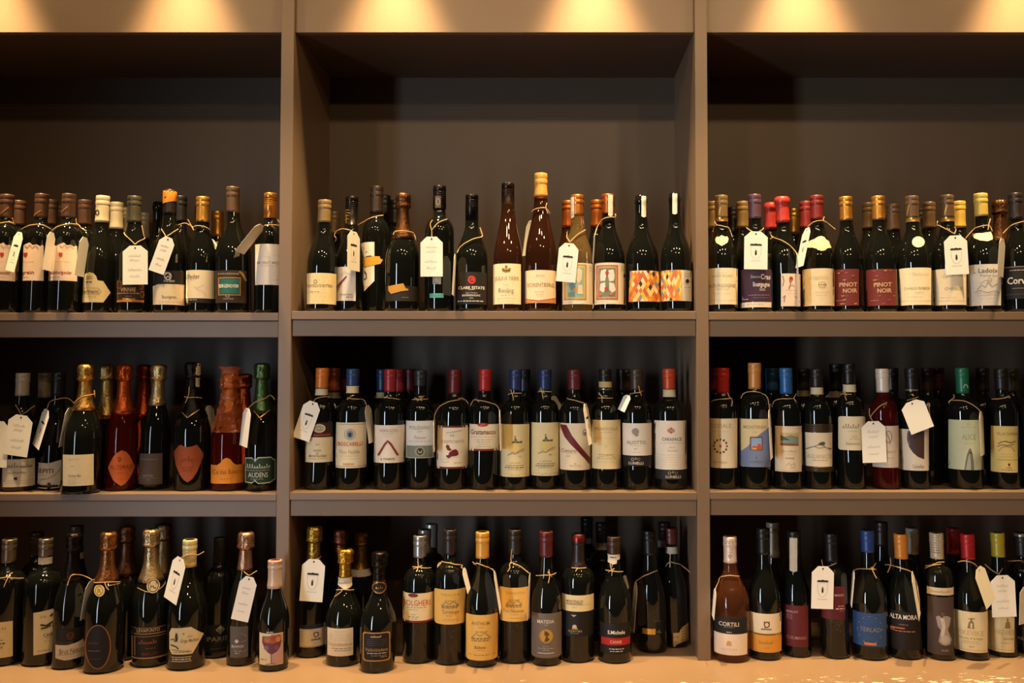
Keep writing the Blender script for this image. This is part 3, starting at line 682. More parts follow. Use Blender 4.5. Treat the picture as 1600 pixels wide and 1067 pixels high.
b16 = bottle(582, 786, 118, 'flute', ('screw', '#2a1e19', 285), 'tall slender brown bottle with cream label and gold crest', [
    lab(583, 772, 675, 956, '#efdcb6', E(671, 722, 26, 14, '#b98a3c'), E(671, 697, 9, 9, '#8f6a34'), E(650, 715, 8, 10, '#8f6a34'), E(694, 715, 8, 10, '#8f6a34'), Ln(645, 698, 724, 5, '#4c3a20'), T('JULIUS TREIS', 594, 757, 776, 26, '#a08a60'), D(650, 692, 820, '#b5a27c', 4), T('Riesling', 620, 722, 860, 30, '#9a8762'), D(635, 700, 897, '#b5a27c', 4), D(610, 735, 917, '#b5a27c', 3), D(615, 720, 937, '#cbb993', 3))], xt=683, glass='brown')
b17 = bottle(803, 1018, 50, 'flute', ('cap', '#d39a48', 205), 'tallest amber bottle with gold capsule and sand-edged cream label', [
    lab(801, 1014, 720, 948, '#f0dab4', T('SORENTBERG', 818, 1002, 822, 26, '#a3814e'), T('MOSEL', 880, 942, 757, 11, '#c9b287'), D(870, 940, 870, '#c4ad82', 4), D(880, 930, 890, '#c4ad82', 4), G([(803, 946), (803, 918), (840, 926), (880, 934), (930, 930), (970, 922), (1012, 912), (1012, 946)], '#d48a52'), St([(803, 918), (850, 928), (900, 934), (960, 926), (1012, 912)], 8, '#b8643c'))], xt=912, glass='brown', extra=[('ring', 205, 222, '#8a3f22')])
tag(b17, (840, 375), (808, 618), 50, 'plain', 'shaded price tag hanging behind the tallest amber bottle', [[(858, 318), (870, 300), (900, 290), (945, 291), (968, 330)], [(950, 255), (945, 290), (958, 330)]], yaw=-1, ty=.075)
C('R1e', 'c')
b18 = bottle(86, 322, 120, 'burg', ('metal', '#c77a35', 268), 'clear golden wine bottle with yellow framed artwork label and shield tag', [
    lab(93, 326, 635, 946, '#eeddbf', Q(104, 272, 645, 915, '#c08b3e'), Q(116, 262, 655, 905, '#d9c178'), Q(128, 252, 668, 895, '#9fb0a4'), G([(190, 690), (215, 672), (240, 690), (236, 760), (212, 790), (196, 760)], '#e6d2a8'), G([(140, 800), (170, 780), (190, 820), (160, 850)], '#6d8a90'), E(190, 835, 14, 16, '#d99a3a'), G([(210, 800), (240, 800), (246, 870), (208, 870)], '#e6d2a8'), G([(135, 860), (180, 850), (190, 890), (135, 890)], '#7f9a84'), D(110, 190, 930, '#b8a68a', 3), D(290, 318, 668, '#a3927a', 3), D(290, 318, 690, '#a3927a', 3))], xt=205, glass='amber', extra=[('strip', 150, 181, 132, 292, '#eadcc2')])
tag(b18, (143, 485), (115, 778), 150, 'logo', 'white price tag with shield crest in front of the clear golden bottle', [[(124, 402), (132, 435), (146, 478)], [(146, 478), (200, 425), (260, 382)]])
behind(b18, 1, 134, 'copper-capped bottle directly behind the clear golden bottle', ('metal', '#b8642c', .76), glass='brown', R=.034)
b19 = bottle(322, 570, 115, 'burg', ('metal', '#b8642e', 256), 'copper-capped dark bottle with red framed rose artwork label', [
    lab(327, 567, 632, 946, '#efdcbd', Q(348, 512, 650, 912, '#b86a48'), Q(358, 502, 660, 902, '#d3a07a'), Q(368, 492, 672, 890, '#7d8468'), G([(385, 690), (420, 680), (425, 720), (415, 770), (380, 770), (378, 730)], '#efe0cf'), G([(440, 690), (478, 684), (486, 730), (480, 770), (446, 775), (436, 725)], '#efe0cf'), G([(380, 790), (415, 780), (420, 830), (400, 860), (376, 840)], '#efe0cf'), G([(445, 780), (482, 790), (494, 840), (470, 862), (446, 840)], '#efe0cf'), E(430, 710, 13, 16, '#c2402e'), E(425, 830, 14, 16, '#c2402e'), E(382, 868, 12, 12, '#d0785a'), E(462, 868, 14, 12, '#d0785a'), E(558, 725, 7, 14, DK), *[D(530, 562, 660 + 14 * j, '#9a8a72', 3) for j in range(3)], D(345, 430, 928, '#b3a184', 3))], xt=436, extra=[('strip', 438, 471, 118, 282, '#efe2ca')])
tag(b19, (336, 420), (322, 640), 8, 'plain', 'price tag edge between the two framed artwork bottles', [[(492, 292), (450, 288), (410, 298), (378, 325), (352, 370), (338, 420)], [(488, 262), (492, 300)]], yaw=1, ty=.02)
b19b = behind(b19, 1, 352, 'copper-capped bottle behind and between the two artwork label bottles', ('metal', '#b06430', .76), R=.034)
def harlequin(x0, x1, y0, y1, seed):
    r = random.Random(seed); out = []; cs = ['#e9b53c', '#d98a2e', '#e8c87a', '#cf6f3a', '#efd9b0', '#d9793c', '#e5a230', '#c9603a', '#eed08a']; w = (x1 - x0) / 8.0; h = (y1 - y0) / 4.5
    out.append(Q(x0, x1, y0, y1, '#d9822f'))
    for j in range(-1, 10):
        for i in range(-1, 9):
            cx, cy = x0 + (i + (.5 if j % 2 else 0)) * w, y0 + j * h / 2
            c = cs[r.randrange(len(cs))]
            if r.random() < .05: c = '#3a2a22'
            if r.random() < .03: c = '#7d8f9c'
            pts = [(cx, cy - h * .55), (cx + w * .55, cy), (cx, cy + h * .55), (cx - w * .55, cy)]
            pts = [(min(max(a, x0), x1), min(max(b, y0), y1)) for a, b in pts]
            if max(p[0] for p in pts) - min(p[0] for p in pts) > 3 and max(p[1] for p in pts) - min(p[1] for p in pts) > 3: out.append(G(pts, c))
    return out
b20 = bottle(575, 822, 125, 'burg', ('bare', '#1', None), 'uncapped dark bottle with all-over orange harlequin diamond label', [lab(603, 820, 692, 928, '#d9822f', *harlequin(605, 819, 693, 926, 4))], xt=685, extra=[('strip', 690, 723, 126, 290, '#efe3cd')])
b21 = bottle(830, 1090, 108, 'burg', ('bare', '#1', None), 'uncapped dark bottle with harlequin label ending in a cream strip', [lab(828, 1070, 688, 922, '#efdcbd', *harlequin(830, 988, 689, 920, 9), E(1028, 773, 12, 16, DK), D(1010, 1045, 718, '#8a7a62', 4), D(1012, 1045, 735, '#8a7a62', 4), D(1005, 1050, 822, '#7a6a54', 4), *[D(1005, 1048, 845 + 15 * j, '#c4b394', 3) for j in range(5)])], xt=946, R=.0385, extra=[('strip', 926, 960, 110, 268, '#efe3cd')])

# ------------------------------------------------------------------ upper shelf, last bay
C('R1f', 'r')
OL = '#7d6238'
def bichot(x0, x1, y0, y1, words, wy):
    return lab(x0, x1, y0, y1, '#ead7b4', *[T(s, a, b, y, h, c) for s, a, b, y, h, c in words], Q(x0, x1, wy - 45, wy + 45, '#e3cf9f') if False else D((x0 + x1) / 2 - 60, (x0 + x1) / 2 + 60, wy + 60, '#c6b08a', 3), Ln(x0, x1, y1 - 32, 3, '#d4bb8c'), D((x0 + x1) / 2 - 40, (x0 + x1) / 2 + 40, y0 + 40, '#bda67c', 3))
b22 = bottle(72, 305, 125, 'burg', ('cap', OL, 290), 'olive-capped bottle with small cream shield on its neck, nearest the upright', [bichot(76, 302, 672, 948, [('BOURGOGNE', 90, 285, 805, 26, '#a08a5e'), ('ALBERT BICHOT', 108, 268, 732, 16, '#b8a27a'), ('PINOT NOIR', 140, 240, 832, 10, '#b8a27a')], 805),
     lab(134, 233, 424, 506, '#e6d3ae', D(165, 205, 462, '#cbb78e', 3), top=[(134, 448), (145, 432), (160, 436), (183, 424), (207, 436), (224, 432), (233, 448)], bot=[(134, 455), (140, 478), (160, 492), (183, 506), (207, 492), (227, 478), (233, 455)], name='neck_label')], xt=177, extra=[('ring', 288, 318, '#c99a4a'), ('slash', 160, 270, 175, 210, '#c99a4a')], R=.0375)
tag(b22, (262, 442), (264, 452), 6, 'plain', 'twine round the neck-shield bottle by the upright', [[(115, 390), (132, 362), (150, 350), (195, 357), (240, 378), (262, 440)], [(135, 315), (143, 335), (152, 352)]], yaw=1, ty=.045)
behind(b22, 1, 105, 'olive-capped bottle squeezed behind the bottle nearest the upright', ('cap', OL, .76), R=.034)
b22c = behind(b22, 1, 342, 'olive-capped bottle with gold ring beside the purple capsule', ('cap', OL, .76))
behind(b22, 2, 270, 'dark-necked bottle in shadow behind the neck-shield bottle', ('cap', '#2a2119', .76), R=.034)
b23 = bottle(322, 566, 118, 'burg', ('cap', '#5a3c4c', 296), 'purple-capped bottle with purple label behind a square shield tag', [
    lab(327, 558, 680, 926, '#432a3a', T('Domaine', 405, 472, 738, 22, '#c9b8b8'), T('Cras', 478, 550, 738, 38, '#dccdc6', 1), T('Bourgogne', 420, 545, 795, 34, '#e2d4cb', 1), T('2020', 468, 510, 836, 18, '#cdbdb8'), D(385, 540, 878, '#a08a92', 4), D(420, 530, 897, '#8d7680', 3), T('L', 342, 352, 893, 20, '#c9b8b8'), D(342, 384, 908, '#c9b8b8', 6)), lab(327, 558, 930, 970, '#e5d5bd', T('CUVEE', 375, 500, 948, 12, '#c2ae92'), name='strip_label')], xt=430)
tag(b23, (443, 396), (440, 683), 178, 'logo', 'square white shield tag hanging on the purple-capped bottle', [[(370, 368), (405, 392), (442, 410)], [(442, 410), (475, 392), (498, 370)]])
b24 = bottle(570, 790, 135, 'burg', ('wax', '#b5342c', 325), 'red wax-sealed bottle with small pink rose label', [
    lab(632, 778, 715, 962, '#e5cdb4', E(708, 755, 15, 18, '#a8403c'), E(702, 772, 10, 12, '#c2625a'), St([(708, 775), (700, 805), (690, 835)], 5, '#6d5a48'), St([(645, 730), (655, 770), (645, 810)], 6, '#7a5a52'), St([(690, 820), (715, 800), (735, 815)], 5, '#9a6a5e'), St([(645, 900), (665, 880), (655, 930)], 6, '#7a5a52'), D(665, 750, 842, '#b39a84', 4), St([(735, 890), (755, 900), (770, 930)], 5, '#8a6a5e'), D(680, 760, 868, '#c4ab94', 3))], xt=634, R=.0375)
tag(b24, (752, 560), (762, 962), 12, 'plain', 'long edge-on price tag at the side of the rose label bottle', [[(545, 398), (566, 435), (640, 465), (700, 505), (740, 545), (754, 580)], [(548, 455), (590, 440)]], yaw=-1, ty=.03)
behind(b24, 1, 556, 'red wax-sealed bottle just behind the front red wax one', ('wax', '#a83028', .76), R=.034)
behind(b24, 2, 728, 'gold-capped bottle between the red wax seal and the dark red capsule', ('metal', '#b88a44', .76))
b25 = bottle(788, 1036, 125, 'burg', ('cap', '#7c2620', 300), 'dark red-capped bottle with scalloped cream neck label and wide cream label', [
    lab(786, 1035, 675, 958, '#e9d3ab', T('CHAMBOLLE', 838, 985, 750, 12, '#c9b284'), D(850, 990, 735, '#cdb88c', 3), E(945, 800, 28, 22, '#b49c6c', 4), D(918, 975, 800, '#8a7248', 8), D(925, 970, 820, '#a58d60', 4), D(890, 1000, 855, '#c9b284', 4), D(900, 985, 880, '#c9b284', 3)),
    lab(832, 1012, 432, 542, '#ecd9b2', top=[(832, 478), (850, 462), (885, 452), (915, 434), (938, 430), (962, 438), (975, 456), (1000, 466), (1012, 490)], bot=[(832, 512), (870, 515), (905, 528), (935, 543), (965, 540), (985, 520), (1012, 516)], name='neck_label')], xt=898)
tag(b25, (833, 368), (772, 665), 60, 'logo', 'price tag turned sideways leaning on the dark red-capped bottle', [[(832, 362), (880, 326), (950, 315), (1000, 345), (1046, 383)], [(958, 285), (952, 318), (975, 325)]], yaw=-1, ty=-.03)
behind(b25, 1, 822, 'dark red-capped bottle right behind the scalloped neck label bottle', ('cap', '#7c2620', .76), R=.034)
OR = '#c8602f'
def pinot(x0, x1, ox):
    r = random.Random(int(ox)); it = [T('PINOT', ox, ox + 134, 797, 32, '#c9a27a', 1), T('NOIR', ox + 27, ox + 134, 843, 32, '#c9a27a', 1), D(ox - 25, ox + 35, 917, '#b48a70', 4)]
    for q in range(12):
        x, y = x0 + 20 + r.random() * (x1 - x0 - 40), r.choice((690, 705, 730, 760, 880, 910, 940))
        it.append(St([(x, y), (x + 10, y + 5), (x + 20, y - 2)], 5, r.choice((OR, '#d9a050', '#8a4a6a', '#c44a3a'))))
    return lab(x0, x1, 680, 957, '#6e2c28', *it)
b26 = bottle(1030, 1252, 135, 'burg', ('metal', '#cf9240', 310), 'first gold-capped Pinot Noir bottle with maroon label, next to dark red cap', [pinot(1033, 1222, 1075)], xt=1122, d=.026)
C('R1g', 'r')
b27 = bottle(62, 296, 130, 'burg', ('metal', '#cf9240', 305), 'second gold-capped Pinot Noir bottle with maroon label, next to brown caps', [pinot(64, 292, 124)], xt=155, d=.024)
behind(b26, 1, 85, 'dark gold-patterned capsule behind and between the two Pinot Noir bottles', ('cap', '#4a3822', .76))
BC = '#5f4630'
def chab(x0, x1, y0, words, wy): return bichot(x0, x1, y0, 952, words, wy)
b28 = bottle(312, 560, 130, 'burg', ('cap', BC, 290), 'brown-capped bottle with round neck seal and cream label, after the Pinot Noirs', [chab(313, 556, 670, [('CHABLIS PREMIER', 352, 548, 825, 20, '#a89a62'), ('ALBERT BICHOT', 415, 540, 722, 12, '#c4b088'), ('CRU', 440, 500, 855, 10, '#c4b088')], 830), lab(413, 507, 434, 516, '#e6d2aa', shape='o', name='neck_label')], xt=398, extra=[('ring', 288, 320, '#c99a4a'), ('slash', 375, 270, 392, 190, '#c99a4a')])
b28b = behind(b28, 1, 300, 'brown-capped bottle behind and between maroon label and neck seal', ('cap', BC, .76))
behind(b28, 2, 232, 'dim brown-capped bottle deep behind the second Pinot Noir bottle', ('cap', BC, .76), R=.034)
b29 = bottle(558, 822, 123, 'burg', ('cap', BC, 288), 'brown-capped bottle with cream label behind a shield tag tilted a little', [chab(558, 822, 678, [('CHABLIS', 660, 796, 828, 22, '#a89a62'), ('ALBERT BICHOT', 640, 790, 735, 12, '#c4b088')], 835)], xt=670, extra=[('ring', 286, 318, '#c99a4a'), ('slash', 660, 270, 676, 190, '#c99a4a')])
behind(b28, 1, 540, 'brown-capped bottle standing behind and between the two cream Chablis labels', ('cap', BC, .76))
behind(b28, 2, 476, 'dark capsule deep in shadow behind the round neck seal bottle', ('cap', '#3a2c20', .76), R=.034)
tag(b29, (738, 426), (757, 722), 176, 'logo', 'white shield tag tilted in front of the second cream Chablis label', [[(600, 350), (620, 352), (670, 378), (734, 414)], [(606, 315), (600, 350)], [(734, 414), (742, 385), (732, 362)]])
behind(b29, 1, 768, 'bottle with bright yellow capsule behind the tilted shield tag', ('cap', '#c9a548', .76))
b30 = bottle(832, 1088, 110, 'burg', ('cap', '#d0b050', 276), 'bottle with tall yellow capsule, cream neck band and sketched grey label', [
    lab(831, 1086, 643, 956, '#d9cfc2', T('Ladoix', 915, 1066, 690, 34, '#6d6256', 1), T('Premier Cru', 930, 1062, 727, 20, '#83776a'), Ln(875, 900, 705, 4, '#8a7e70'), St([(905, 840), (940, 800), (965, 820), (990, 780), (1020, 815), (1060, 790)], 5, '#8d8274'), St([(930, 790), (970, 765), (1010, 775)], 5, '#a3988a'), E(1000, 762, 14, 12, '#a3988a', 5), St([(890, 855), (930, 842), (980, 858), (1040, 845), (1070, 858)], 5, '#9a8f80'), Ln(900, 1080, 862, 3, '#b3a898'), D(910, 1070, 880, '#b3a898', 4), D(930, 1060, 905, '#bfb4a4', 3)),
    lab(868, 1022, 398, 470, '#e9d9b4', top=[(868, 402), (945, 408), (1010, 396), (1022, 430)], bot=[(868, 410), (885, 440), (930, 462), (985, 470), (1022, 456)], name='neck_label')], xt=917)
tag(b30, (1098, 450), (1080, 735), 40, 'plain', 'price tag turned edgewise between the yellow capsule and the black label bottle', [[(815, 452), (880, 382), (960, 352), (1000, 356), (1018, 395)], [(1006, 300), (995, 330), (990, 356), (985, 385)]], yaw=1, ty=.012)
behind(b30, 1, 1075, 'brown foil-topped sparkling bottle behind the yellow-capped one', ('champ', '#6d4a34', .62), kind='champ')
b31 = bottle(1100, 1330, 108, 'burg', ('cap', '#2b2220', 300), 'black-label bottle with large white script cut by the photo edge', [lab(1104, 1320, 655, 905, '#231e1d', T('Corvina', 1135, 1345, 765, 52, '#e5dccd', 1), Ln(1105, 1300, 662, 4, '#9c9184'), D(1155, 1280, 688, '#bdb2a4', 5), Ln(1170, 1280, 825, 3, '#a89d90'), D(1120, 1290, 870, '#5d544c', 4))], xt=1190)
tag(b31, (1112, 415), (1112, 440), 6, 'plain', 'twine round the neck of the black-label edge bottle', [[(1100, 412), (1140, 372), (1185, 343), (1240, 324), (1275, 318)]], yaw=1, ty=.02)

# ================================================================== middle shelf, first bay
C('R2a', 'l')
b32 = bottle(-190, 15, 150, 'burg', ('cap', '#8d8377', 300), 'dark bottle at the very edge of the photo, middle shelf')
tag(b32, (-5, 480), (-30, 800), 150, 'plain', 'shaded price tag cut off by the photo edge on the middle shelf', [[(-60, 330), (-30, 400), (-6, 470)]], ty=-.004)
b33 = bottle(20, 248, 145, 'burg', ('cap', '#b3a795', 303), 'grey-capped white wine bottle with script label under a half-shaded tag', [
    lab(18, 242, 745, 938, '#cfc5b6', Scr(35, 130, 790, 34, '#6d655c', 4, 3), Scr(135, 225, 795, 26, '#6d655c', 4, 5), Ln(35, 225, 797, 2.5, '#8f867a'), Scr(50, 180, 838, 14, '#8a8176', 3, 6), G([(95, 872), (118, 870), (120, 888), (98, 888)], DK), Ln(30, 230, 895, 2, '#a39a8c'), D(40, 220, 912, '#b1a798', 4))], xt=183, d=.03)
tag(b33, (150, 438), (105, 720), 168, 'hand', 'large price tag half in shadow at the start of the middle shelf', [[(110, 365), (128, 398), (148, 438)], [(148, 438), (190, 408), (242, 372)]])
behind(b33, 1, 313, 'grey-capped bottle directly behind the script label bottle', ('cap', '#857c70', .78))
b34 = bottle(236, 452, 140, 'burg', ('cap', '#1a1716', 300), 'dark-capped bottle with slanted label and sweeping line', [
    lab(236, 444, 750, 946, '#c9bdac', T('CEPITI', 240, 370, 825, 30, '#4c3c34', 1), St([(250, 880), (265, 885), (275, 905), (285, 885), (330, 880), (380, 855), (425, 810)], 4, '#7a5a4a'), D(250, 310, 855, '#c98a6a', 6), top=[(236, 768), (340, 772), (444, 745)], bot=[(236, 944), (340, 950), (444, 940)])], xt=395, d=.032)
tag(b34, (328, 400), (248, 660), 44, 'logo', 'narrow slanted price tag left of the dark-capped sweeping-line bottle', [[(328, 395), (345, 350), (400, 327), (468, 320), (512, 352)]], yaw=-1, ty=.012)
GF = '#c9964a'
b35 = bottle(440, 700, 85, 'champ', ('champ', GF, 405), 'gold-foiled sparkling bottle overhanging the shelf edge, with plain cream label', [
    lab(438, 650, 713, 930, '#e3d0ae', T('Comte Bio', 475, 562, 858, 18, '#6a5a44'), D(480, 545, 745, '#c9a27c', 6), D(490, 520, 790, '#bba88a', 4), *[D(475, 530, 880 + 12 * j, '#b5a284', 3) for j in range(4)])], xt=606, d=-.022)
tag(b35, (490, 385), (440, 652), 52, 'plain', 'grey shaded price tag behind the gold-foiled overhanging bottle', [[(512, 358), (560, 316), (612, 298), (662, 292)], [(655, 265), (660, 315)]], yaw=1, ty=.04)
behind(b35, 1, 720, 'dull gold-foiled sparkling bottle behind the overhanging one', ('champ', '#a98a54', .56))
OF = '#c2551f'
b36 = bottle(742, 950, 85, 'champ', ('champ', OF, 430), 'orange-foiled see-through sparkling bottle with lozenge label', [
    lab(752, 934, 683, 930, '#c8622e', T('ALTEMASI', 765, 918, 797, 24, '#8a3a1a'), E(830, 745, 8, 14, '#5a2a18', 5), Ln(775, 910, 815, 2.5, '#a04a20'), D(800, 885, 840, '#a04a20', 3), D(815, 870, 885, '#a04a20', 3),
        top=[(752, 800), (770, 760), (790, 722), (815, 700), (845, 682), (875, 694), (900, 722), (920, 765), (934, 800)], bot=[(752, 806), (768, 850), (785, 888), (812, 912), (840, 931), (870, 915), (900, 880), (920, 845), (934, 806)])], xt=868, glass='orange')
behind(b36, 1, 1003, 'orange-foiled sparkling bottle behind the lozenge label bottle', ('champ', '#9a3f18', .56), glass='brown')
C('R2b', 'l')
b37 = bottle(-38, 180, 85, 'champ', ('champ', '#c2a878', 370), 'silver-gold foiled sparkling bottle with dull brown rectangular label', [
    lab(-36, 150, 705, 920, '#5c4c40', Ln(-20, 115, 745, 5, '#83705f'), T('ROTARI', 18, 85, 858, 13, '#a8978a'), D(-10, 110, 875, '#84756a', 4), D(40, 68, 887, '#84756a', 4))], xt=110)
b38 = bottle(225, 492, 70, 'champ', ('champ', '#1e1a18', 455), 'black-foiled sparkling bottle with bronze shield label', [
    lab(232, 434, 643, 903, '#9a4a26', Scr(275, 390, 745, 36, '#7a3216', 4, 8), E(320, 780, 45, 38, '#7a3216', 3), D(290, 360, 800, '#7a3216', 4), D(290, 355, 825, '#7a3216', 4),
        top=[(232, 690), (255, 662), (276, 642), (300, 655), (330, 660), (360, 654), (388, 644), (412, 672), (434, 712)], bot=[(232, 715), (245, 790), (270, 850), (298, 888), (325, 904), (360, 880), (392, 832), (418, 770), (434, 722)])], xt=362,
    extra=[('strip', 380, 412, 78, 246, '#cbb894'), ('capprint', [St([(290, 420), (308, 440), (325, 456), (360, 430), (405, 400)], 5, '#d8a850')])])
tag(b38, (472, 372), (492, 590), 60, 'plain', 'grey price tag behind the bronze shield label bottle', [[(305, 310), (340, 316), (380, 314), (425, 320)], [(338, 240), (332, 300), (312, 355)]], yaw=1, ty=.055)
b39 = bottle(488, 732, 150, 'champ', ('champ', '#b0561c', 420), 'orange cellophane-wrapped sparkling bottle with arched orange label', [
    lab(488, 732, 735, 914, '#d8872a', T("Ca'del Bosco", 498, 702, 830, 32, '#9a5416'), D(550, 630, 880, '#a86a20', 4), top=[(488, 785), (530, 785), (552, 770), (570, 745), (595, 734), (622, 745), (640, 770), (662, 785), (732, 785)]),
    lab(585, 640, 335, 385, '#c9822c', shape='o', name='neck_seal', off=.003)], xt=622, glass='orange')
m = MB(); zt = b39.H * 1.03; pr = []
for k in range(26):
    t = k / 25; z = b39.H * .5 + (zt - b39.H * .5) * t
    pr.append((b39.rout(min(z, b39.H * .99)) + .0015 + .0035 * math.sin(math.pi * min(1, t * 1.1)) + (.0025 if k % 3 == 0 else 0), z))
pr += [(.0215, zt + .003), (.027, zt + .009)]
cello = M('cellophane', '#c8642a', .10, spec=1.0, bump=1.0, bscale=110); cello.node_tree.nodes['Principled BSDF'].inputs['Alpha'].default_value = .38
lathe(m, pr, cello, 26, b39.sh, crinkle=.15, closed=False, seed=5); m.build('cellophane_wrap', b39.root, smooth=False)
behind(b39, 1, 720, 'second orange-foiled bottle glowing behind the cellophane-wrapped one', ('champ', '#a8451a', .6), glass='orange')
b40 = bottle(726, 948, 75, 'champ', ('champ', '#4f6a44', 425), 'green-foiled sparkling bottle with dark green plaque label by the upright', [
    lab(726, 934, 728, 917, '#d8cfae', top=[(726, 736), (770, 732), (784, 742), (793, 756), (802, 742), (815, 730), (905, 730), (918, 744), (934, 750)], bot=[(726, 908), (772, 912), (784, 902), (792, 890), (800, 902), (815, 916), (898, 912), (918, 900), (934, 892)]),
    lab(730, 928, 736, 910, '#2e4430', Scr(735, 900, 796, 30, '#d8d2bc', 4, 11), T('FRANCIACORTA', 734, 895, 822, 11, '#a8ae94'), T('AUDENS', 748, 882, 853, 34, '#e0d8c2'), D(765, 855, 882, '#a8ae94', 4), top=[(730, 742), (772, 738), (786, 750), (793, 764), (803, 750), (816, 737), (902, 737), (915, 752), (928, 757)], bot=[(730, 902), (774, 905), (786, 894), (792, 880), (800, 894), (816, 909), (895, 905), (914, 892), (928, 886)], off=.0008)], xt=843,
    extra=[('capprint', [St([(785, 405), (805, 430), (825, 456), (860, 430), (895, 402)], 7, '#d8a850'), Scr(812, 842, 330, 60, '#7d9a6c', 4, 4)])])
tag(b40, (742, 390), (712, 655), 52, 'plain', 'grey shaded price tag hanging beside the green-foiled bottle', [[(742, 395), (790, 352), (850, 328), (900, 300), (932, 332)]], yaw=-1, ty=-.012)

# ------------------------------------------------------------------ middle shelf, middle bay
C('R2c', 'c')
b41 = bottle(118, 318, 110, 'bord', ('cap', '#c8702a', 252), 'orange-capped red wine bottle with painted medallion over cream label', [
    lab(120, 310, 490, 592, '#33201a', Scr(175, 300, 572, 26, '#b0402c', 6, 2), name='upper_label'), lab(175, 260, 500, 560, '#d6c6a4', E(215, 530, 28, 18, '#8d7a58', 6), E(215, 530, 14, 9, '#6d5c40', 5), shape='o', name='medallion', off=.0008),
    lab(120, 310, 592, 766, '#e3d2ae', T('2022', 190, 220, 642, 11, '#8a7a5e'), T('ROSSO', 178, 230, 684, 14, '#5d4c36'), T('DI', 196, 212, 704, 12, '#5d4c36'), T('MONTALCINO', 148, 266, 722, 16, '#5d4c36'), D(145, 270, 742, '#8a7a5e', 3))], xt=241, extra=[('band', 256, 300, '#c9bda4')])
tag(b41, (178, 345), (88, 606), 122, 'logo', 'shield price tag leaning out at the start of the middle bay', [[(175, 345), (200, 322), (250, 311), (292, 312)]], ty=-.002)
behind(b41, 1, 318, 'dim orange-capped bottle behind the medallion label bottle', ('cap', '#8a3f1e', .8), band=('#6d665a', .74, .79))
b42 = bottle(333, 546, 115, 'bord', ('cap', '#24406a', 236), 'navy-capped red wine bottle with blue crest and orange-red name', [
    lab(332, 544, 490, 806, '#e8d8b6', E(430, 572, 26, 30, '#8d95a0'), E(430, 572, 37, 37, '#a89e86', 5), Q(419, 441, 560, 588, '#2f3f5c'), T('BOSCARELLI', 348, 516, 638, 26, '#c8642a', 1), T('Vino Nobile', 355, 495, 692, 28, '#b7a685'), D(365, 495, 722, '#b7a685', 3), D(370, 490, 742, '#c4b48f', 3), T('RISERVA', 385, 460, 778, 14, '#a8703a', 1), Ln(336, 540, 502, 3, '#8a7a58'), Ln(336, 540, 794, 3, '#8a7a58'))], xt=452, extra=[('band', 236, 285, '#d9c8a0')])
tag(b42, (552, 370), (585, 628), 45, 'plain', 'grey edgewise price tag beside the blue crest bottle', [[(415, 318), (430, 322), (470, 326), (512, 330), (545, 366)], [(418, 330), (440, 308)]], yaw=1, ty=.032)
behind(b42, 2, 405, 'red-capped bottle in shadow behind the navy-capped blue crest bottle', ('cap', '#7c2a20', .8), R=.034)
b43 = bottle(600, 812, 118, 'bord', ('cap', '#8e2528', 275), 'red-capped bottle with white label showing a brown pointed arch', [
    lab(598, 812, 508, 770, '#ebdcc8', T('VERRUZZO', 636, 762, 546, 20, '#9a8a7a'), D(660, 735, 568, '#b8a898', 4), D(675, 710, 586, '#b8a898', 3), St([(628, 718), (650, 680), (672, 642), (693, 618), (715, 640), (738, 678), (762, 718)], 15, '#8a3a2c'), G([(622, 722), (632, 705), (642, 712)], '#8a3a2c'), G([(750, 712), (766, 706), (768, 722)], '#8a3a2c'), T('IL PONENTE', 645, 742, 743, 14, '#6d5a4c', 1))], xt=712)
tag(b43, (752, 330), (760, 346), 8, 'plain', 'twine bow on the red-capped pointed arch bottle', [[(668, 312), (700, 318), (730, 322), (752, 330)], [(672, 322), (695, 300)]], yaw=1, ty=.05)
behind(b43, 2, 655, 'navy-capped bottle with cream neck band behind the pointed arch bottle', ('cap', '#1f3c56', .8), band=('#c4b48c', .74, .79))
behind(b43, 1, 768, 'red-capped bottle right behind the pointed arch bottle', ('cap', '#7a2022', .8))
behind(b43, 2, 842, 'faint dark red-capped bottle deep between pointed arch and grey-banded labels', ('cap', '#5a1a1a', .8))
b44 = bottle(812, 1022, 125, 'bord', ('cap', '#26282a', 236), 'charcoal-capped bottle with white label over grey-green band and hexagon seal', [
    lab(812, 1016, 478, 735, '#e0dad0', T('POLIZIANO', 845, 986, 525, 24, '#8a8478'), T('2018', 895, 932, 552, 10, '#a8a296'), T('A', 875, 892, 588, 24, '#c9a25c', 1), T('Asinone', 892, 955, 594, 16, '#9a948a'), D(840, 990, 620, '#b8b2a6', 4), Q(812, 1016, 650, 732, '#7d8272'), Ln(812, 1016, 735, 4, '#c9bd98'), E(917, 690, 30, 31, '#b5ad98', 5), E(917, 690, 21, 22, '#3f342c'), St([(902, 682), (917, 700), (932, 682)], 5, '#c9bda8'), St([(904, 698), (930, 698)], 4, '#c9bda8'))], xt=918)
tag(b44, (1010, 440), (1012, 690), 30, 'plain', 'grey price tag edge between grey-banded label and dark red blot label', [[(874, 330), (915, 328), (965, 326)], [(900, 340), (945, 305)], [(880, 318), (930, 336)]], yaw=1, ty=.045)
C('R2d', 'c')
